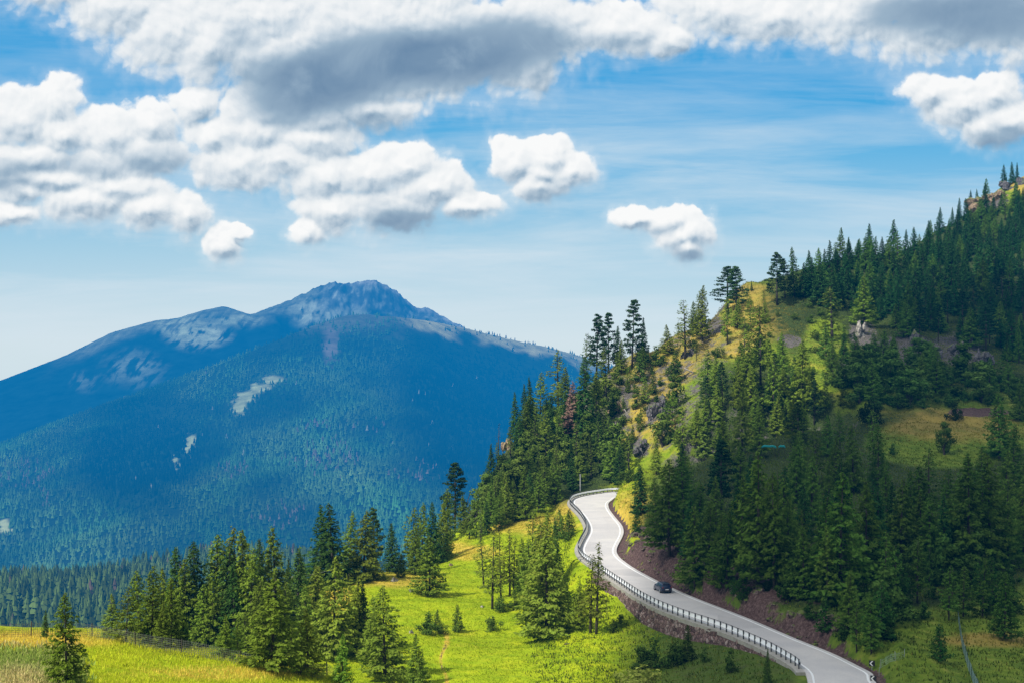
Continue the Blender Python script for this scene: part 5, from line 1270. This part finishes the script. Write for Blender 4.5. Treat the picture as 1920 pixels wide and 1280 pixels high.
BL = [(x, y, rx * (1.16 if rx < .6 else 1.04), ry * (1.24 if ry < .45 else 1.06)) for x, y, rx, ry in BL]
# smooth grey undersides: x, y, rx, ry, strength
DK = [(8.0, 1.1, 2.4, .62, 1.0), (6.0, 1.55, 1.5, .62, 1.0), (9.6, .75, 1.2, .5, .75), (5.4, 2.05, .8, .4, .6), (1.3, 3.1, 1.5, .20, .5), (.1, 3.4, .6, .25, .65), (3.0, 3.0, .7, .30, .45), (7.7, 4.2, .9, .30, .75), (7.2, 3.85, .5, .3, .35), (18.5, .25, 2.0, .6, .9), (16.9, .25, .9, .35, .5), (18.7, 2.6, .7, .24, .55), (12.9, 4.8, .4, .16, .5), (10.3, 3.65, .6, .18, .3), (6.8, 2.3, 1.2, .3, .35), (11.6, .75, 1.0, .2, .3), (4.4, 1.1, .6, .6, .35)]
g = bpy.data.node_groups.new('CloudField', 'ShaderNodeTree')
g.interface.new_socket('P', in_out='INPUT', socket_type='NodeSocketVector'); g.interface.new_socket('Field', in_out='OUTPUT', socket_type='NodeSocketFloat')
gi = g.nodes.new('NodeGroupInput'); go = g.nodes.new('NodeGroupOutput')
def ellf(g, src, cx, cy, rx, ry):
    s1 = N(g, 'ShaderNodeVectorMath', operation='SUBTRACT', ins={1: (cx, cy, 0)}); L(g, src, s1.inputs[0])
    s2 = N(g, 'ShaderNodeVectorMath', operation='DIVIDE', ins={1: (rx, ry, 1)}); L(g, s1.outputs[0], s2.inputs[0])
    s3 = N(g, 'ShaderNodeVectorMath', operation='LENGTH'); L(g, s2.outputs[0], s3.inputs[0]); return s3.outputs['Value']
# relief of the billows (evaluated three times, towards the light)
n1 = N(g, 'ShaderNodeTexNoise', noise_dimensions='2D', ins={'Scale': 1.25, 'Detail': 6, 'Roughness': .56, 'Distortion': .1}); L(g, gi.outputs[0], n1.inputs['Vector'])
vo = N(g, 'ShaderNodeTexVoronoi', voronoi_dimensions='2D', feature='F1', ins={'Scale': 2.4, 'Detail': 1.0, 'Roughness': .6}); L(g, gi.outputs[0], vo.inputs['Vector'])
fld = math_(g, 'ADD', madd(g, n1.outputs['Fac'], 1.5, -.75), madd(g, vo.outputs['Distance'], -.50, .20))
L(g, fld, go.inputs['Field'])
wn = N(t, 'ShaderNodeTexNoise', noise_dimensions='2D', ins={'Scale': .9, 'Detail': 4, 'Roughness': .6}); L(t, CV, wn.inputs['Vector'])
ws = N(t, 'ShaderNodeVectorMath', operation='SUBTRACT', ins={1: (.5, .5, .5)}); L(t, wn.outputs['Color'], ws.inputs[0])
wm = N(t, 'ShaderNodeVectorMath', operation='MULTIPLY', ins={1: (.36, .28, 0)}); L(t, ws.outputs[0], wm.inputs[0])
wa = N(t, 'ShaderNodeVectorMath', operation='ADD'); L(t, CV, wa.inputs[0]); L(t, wm.outputs[0], wa.inputs[1]); WV = wa.outputs[0]
def shift(vec, dx, dy):
    a = N(t, 'ShaderNodeVectorMath', operation='ADD', ins={1: (dx, dy, 0)}); L(t, vec, a.inputs[0]); return a.outputs[0]
def puffs(vec):
    cur = None
    for b in BL:
        l_ = ellf(t, vec, *b)
        if cur is None: cur = l_
        else:
            m_ = N(t, 'ShaderNodeMath', operation='SMOOTH_MIN', ins={2: .22}); L(t, cur, m_.inputs[0]); L(t, l_, m_.inputs[1]); cur = m_.outputs[0]
    return math_(t, 'MAXIMUM', math_(t, 'SUBTRACT', 1.33, cur), -1.2)
base = puffs(WV); base_up = puffs(shift(WV, -.05, -.13))
def cloud(vec):
    n = N(t, 'ShaderNodeGroup'); n.node_tree = g; L(t, vec, n.inputs[0]); return n.outputs[0]
c0 = cloud(WV); c1 = cloud(shift(WV, -.05, -.09))
dbase = math_(t, 'SUBTRACT', base, base_up)                 # > 0 on the crown of a puff, < 0 under it
field = math_(t, 'ADD', math_(t, 'MULTIPLY', base, 1.55), c0)
# crisp crowns, frayed undersides
hi = N(t, 'ShaderNodeMapRange', ins={1: -.25, 2: .25, 3: 1.05, 4: .36}); L(t, dbase, hi.inputs[0])
alpha = N(t, 'ShaderNodeMapRange', interpolation_type='SMOOTHSTEP', ins={1: -.02}); L(t, field, alpha.inputs[0]); L(t, hi.outputs[0], alpha.inputs[2])
dbc = N(t, 'ShaderNodeMapRange', ins={1: -.30, 2: .30, 3: -.30, 4: .30}); L(t, dbase, dbc.inputs[0])
lit = madd(t, dbc.outputs[0], 1.0, .66); lit = math_(t, 'ADD', lit, math_(t, 'MULTIPLY', math_(t, 'SUBTRACT', c0, c1), .42))
thin = N(t, 'ShaderNodeMapRange', ins={1: .1, 2: .8, 3: .14, 4: 0.0}); L(t, field, thin.inputs[0]); lit = math_(t, 'ADD', lit, thin.outputs[0])
lit = math_(t, 'MINIMUM', lit, 1.0)
soft = N(t, 'ShaderNodeTexNoise', noise_dimensions='2D', ins={'Scale': .75, 'Detail': 5.0, 'Roughness': .55, 'Distortion': .5}); L(t, CV, soft.inputs['Vector'])
dk = None
for d_ in DK:
    l_ = ellf(t, shift(CV, 0, 0) if False else CV, *d_[:4]); mr = N(t, 'ShaderNodeMapRange', interpolation_type='SMOOTHERSTEP', ins={1: 1.55, 2: .25, 3: 0.0, 4: d_[4]}); L(t, l_, mr.inputs[0])
    dk = mr.outputs[0] if dk is None else math_(t, 'SUBTRACT', math_(t, 'ADD', dk, mr.outputs[0]), math_(t, 'MULTIPLY', dk, mr.outputs[0]))
dk = math_(t, 'ADD', dk, math_(t, 'MULTIPLY', madd(t, soft.outputs['Fac'], 2.4, -1.2), math_(t, 'MULTIPLY', dk, math_(t, 'SUBTRACT', 1.25, dk))), True)
inv = math_(t, 'SUBTRACT', 1.0, dk); dkv = madd(t, soft.outputs['Fac'], .65, -.22)
lit = math_(t, 'ADD', math_(t, 'MULTIPLY', lit, inv), math_(t, 'MULTIPLY', dkv, dk))
ccol = ramp(t, lit, [(.0, (.115, .215, .36)), (.3, (.33, .45, .57)), (.52, (.62, .70, .77)), (.72, (.84, .87, .89)), (.95, (.97, .97, .965))])
# clear sky: physical sky, tinted and lightened towards the horizon, thin cirrus bands
skyc = mixc(t, 1.0, sky.outputs[0], (.085, .085, .085, 1), 'MULTIPLY')
grad = ramp(t, madd(t, v, 1 / 16.0, 0.5), [(.05, (.50, .56, .64)), (.4, (.26, .44, .66)), (.48, (.006, .33, .72)), (.60, (.03, .37, .75)), (.68, (.13, .47, .78)), (.79, (.38, .63, .80)), (.90, (.64, .77, .84))])
skyc = mixc(t, .93, skyc, grad)
sq = N(t, 'ShaderNodeVectorMath', operation='MULTIPLY', ins={1: (.10, .9, 1)}); L(t, CV, sq.inputs[0])
rotv = N(t, 'ShaderNodeVectorRotate', rotation_type='Z_AXIS', ins={'Angle': .05}); L(t, sq.outputs[0], rotv.inputs[0])
ci = noise_tex(t, 1.3, 6, .6, rotv.outputs[0], .4)
cik = ramp(t, ci.outputs['Fac'], [(.40, (0, 0, 0)), (.72, (1, 1, 1))])
civ = N(t, 'ShaderNodeMapRange', ins={1: .5, 2: 4.0, 3: .22, 4: .85}); L(t, v, civ.inputs[0])
skyc = mixc(t, math_(t, 'MULTIPLY', cik, civ.outputs[0]), skyc, (.66, .77, .85, 1))
veil = N(t, 'ShaderNodeMapRange', interpolation_type='SMOOTHSTEP', ins={1: -.6, 2: .5, 3: 0.0, 4: .24}); L(t, field, veil.inputs[0])
al = math_(t, 'MAXIMUM', math_(t, 'MULTIPLY', alpha.outputs[0], .97), veil.outputs[0])
full = mixc(t, al, skyc, ccol)
bg = N(t, 'ShaderNodeBackground', ins={'Strength': 1.0}); L(t, full, bg.inputs['Color'])
wo = N(t, 'ShaderNodeOutputWorld'); L(t, bg.outputs[0], wo.inputs['Surface'])

# ------------------------------------------------------------------ unseen cloud overhead, outlined to cast the broad shade on the right hillside
def shade_cloud():
    zc = 620.0
    outline = [(1105, 1300), (1125, 1255), (1150, 1215), (1170, 1160), (1195, 1118), (1215, 1085), (1200, 1010), (1225, 930), (1290, 880), (1380, 865), (1480, 855), (1540, 800), (1570, 745), (1600, 700), (1640, 640), (1700, 590), (1800, 560), (1920, 520), (2150, 520), (2500, 600), (2600, 1000), (2400, 1300)]
    pts = []
    for x, y in outline:
        p = hit(min(x, 2400), y); tt = (zc - p.z) / SUN.z; pts.append(p + SUN * tt)
    pts.append(Vector((60, 40, 0)) + SUN * (zc / SUN.z)); pts.append(Vector((15, 120, -35)) + SUN * ((zc + 35) / SUN.z))
    c = sum(pts, Vector()) / len(pts)
    nr_ = 14; V = []; n_ = len(pts)
    # dense ring outline
    dense = []
    for i in range(n_):
        a, b = pts[i], pts[(i + 1) % n_]
        for k in range(6): dense.append(a.lerp(b, k / 6))
    n_ = len(dense); rings = []
    for j in range(nr_ + 1):
        s_ = j / nr_
        for i, p in enumerate(dense):
            q = c.lerp(p, s_); w = mnoise.noise(q * .02) * 9 + mnoise.noise(q * .06) * 4
            q = q + (p - c).normalized() * w * s_; V.append((q.x, q.y, zc + (1 - s_ ** 2) ** .5 * 55 * (1 + .5 * mnoise.noise(q * .03))))
    top = len(V)
    for j in range(nr_ + 1):
        s_ = j / nr_
        for i, p in enumerate(dense):
            q = Vector(V[j * n_ + i]); V.append((q.x, q.y, zc - (1 - s_ ** 2) ** .5 * 14 * (1 + .5 * mnoise.noise(q * .04))))
    Fc = []
    for b in (0, top):
        for j in range(nr_):
            for i in range(n_):
                f_ = (b + j * n_ + i, b + j * n_ + (i + 1) % n_, b + (j + 1) * n_ + (i + 1) % n_, b + (j + 1) * n_ + i); Fc.append(f_ if b else f_[::-1])
    m = bpy.data.materials.new('cloud_mist'); t = nt(m)
    d = N(t, 'ShaderNodeBsdfDiffuse', ins={'Color': (.9, .9, .92, 1)}); tr = N(t, 'ShaderNodeBsdfTransparent'); mx = N(t, 'ShaderNodeMixShader', ins={0: .52})
    L(t, tr.outputs[0], mx.inputs[1]); L(t, d.outputs[0], mx.inputs[2]); finish(m, t, mx.outputs[0], None)
    o = link('cloud', mesh_from('cloud', V, Fc, True), m); tag(o, kind='structure')
shade_cloud()

# ------------------------------------------------------------------ camera
cd = bpy.data.cameras.new('camera'); cam = bpy.data.objects.new('camera', cd); COL.objects.link(cam)
cd.sensor_width = 36; cd.lens = F / 1920 * 36; cd.clip_start = .5; cd.clip_end = 90000
cam.location = (0, 0, 0); cam.rotation_euler = (math.radians(90), 0, 0); sc.camera = cam
sc.view_settings.view_transform = 'Standard'; sc.view_settings.look = 'None'; sc.view_settings.exposure = 0; sc.view_settings.gamma = 1
cy = sc.cycles
cy.use_denoising = True; cy.max_bounces = 5; cy.diffuse_bounces = 3; cy.glossy_bounces = 2; cy.transmission_bounces = 3; cy.transparent_max_bounces = 10; cy.volume_bounces = 0
cy.use_adaptive_sampling = True; cy.adaptive_threshold = .02; cy.adaptive_min_samples = 8
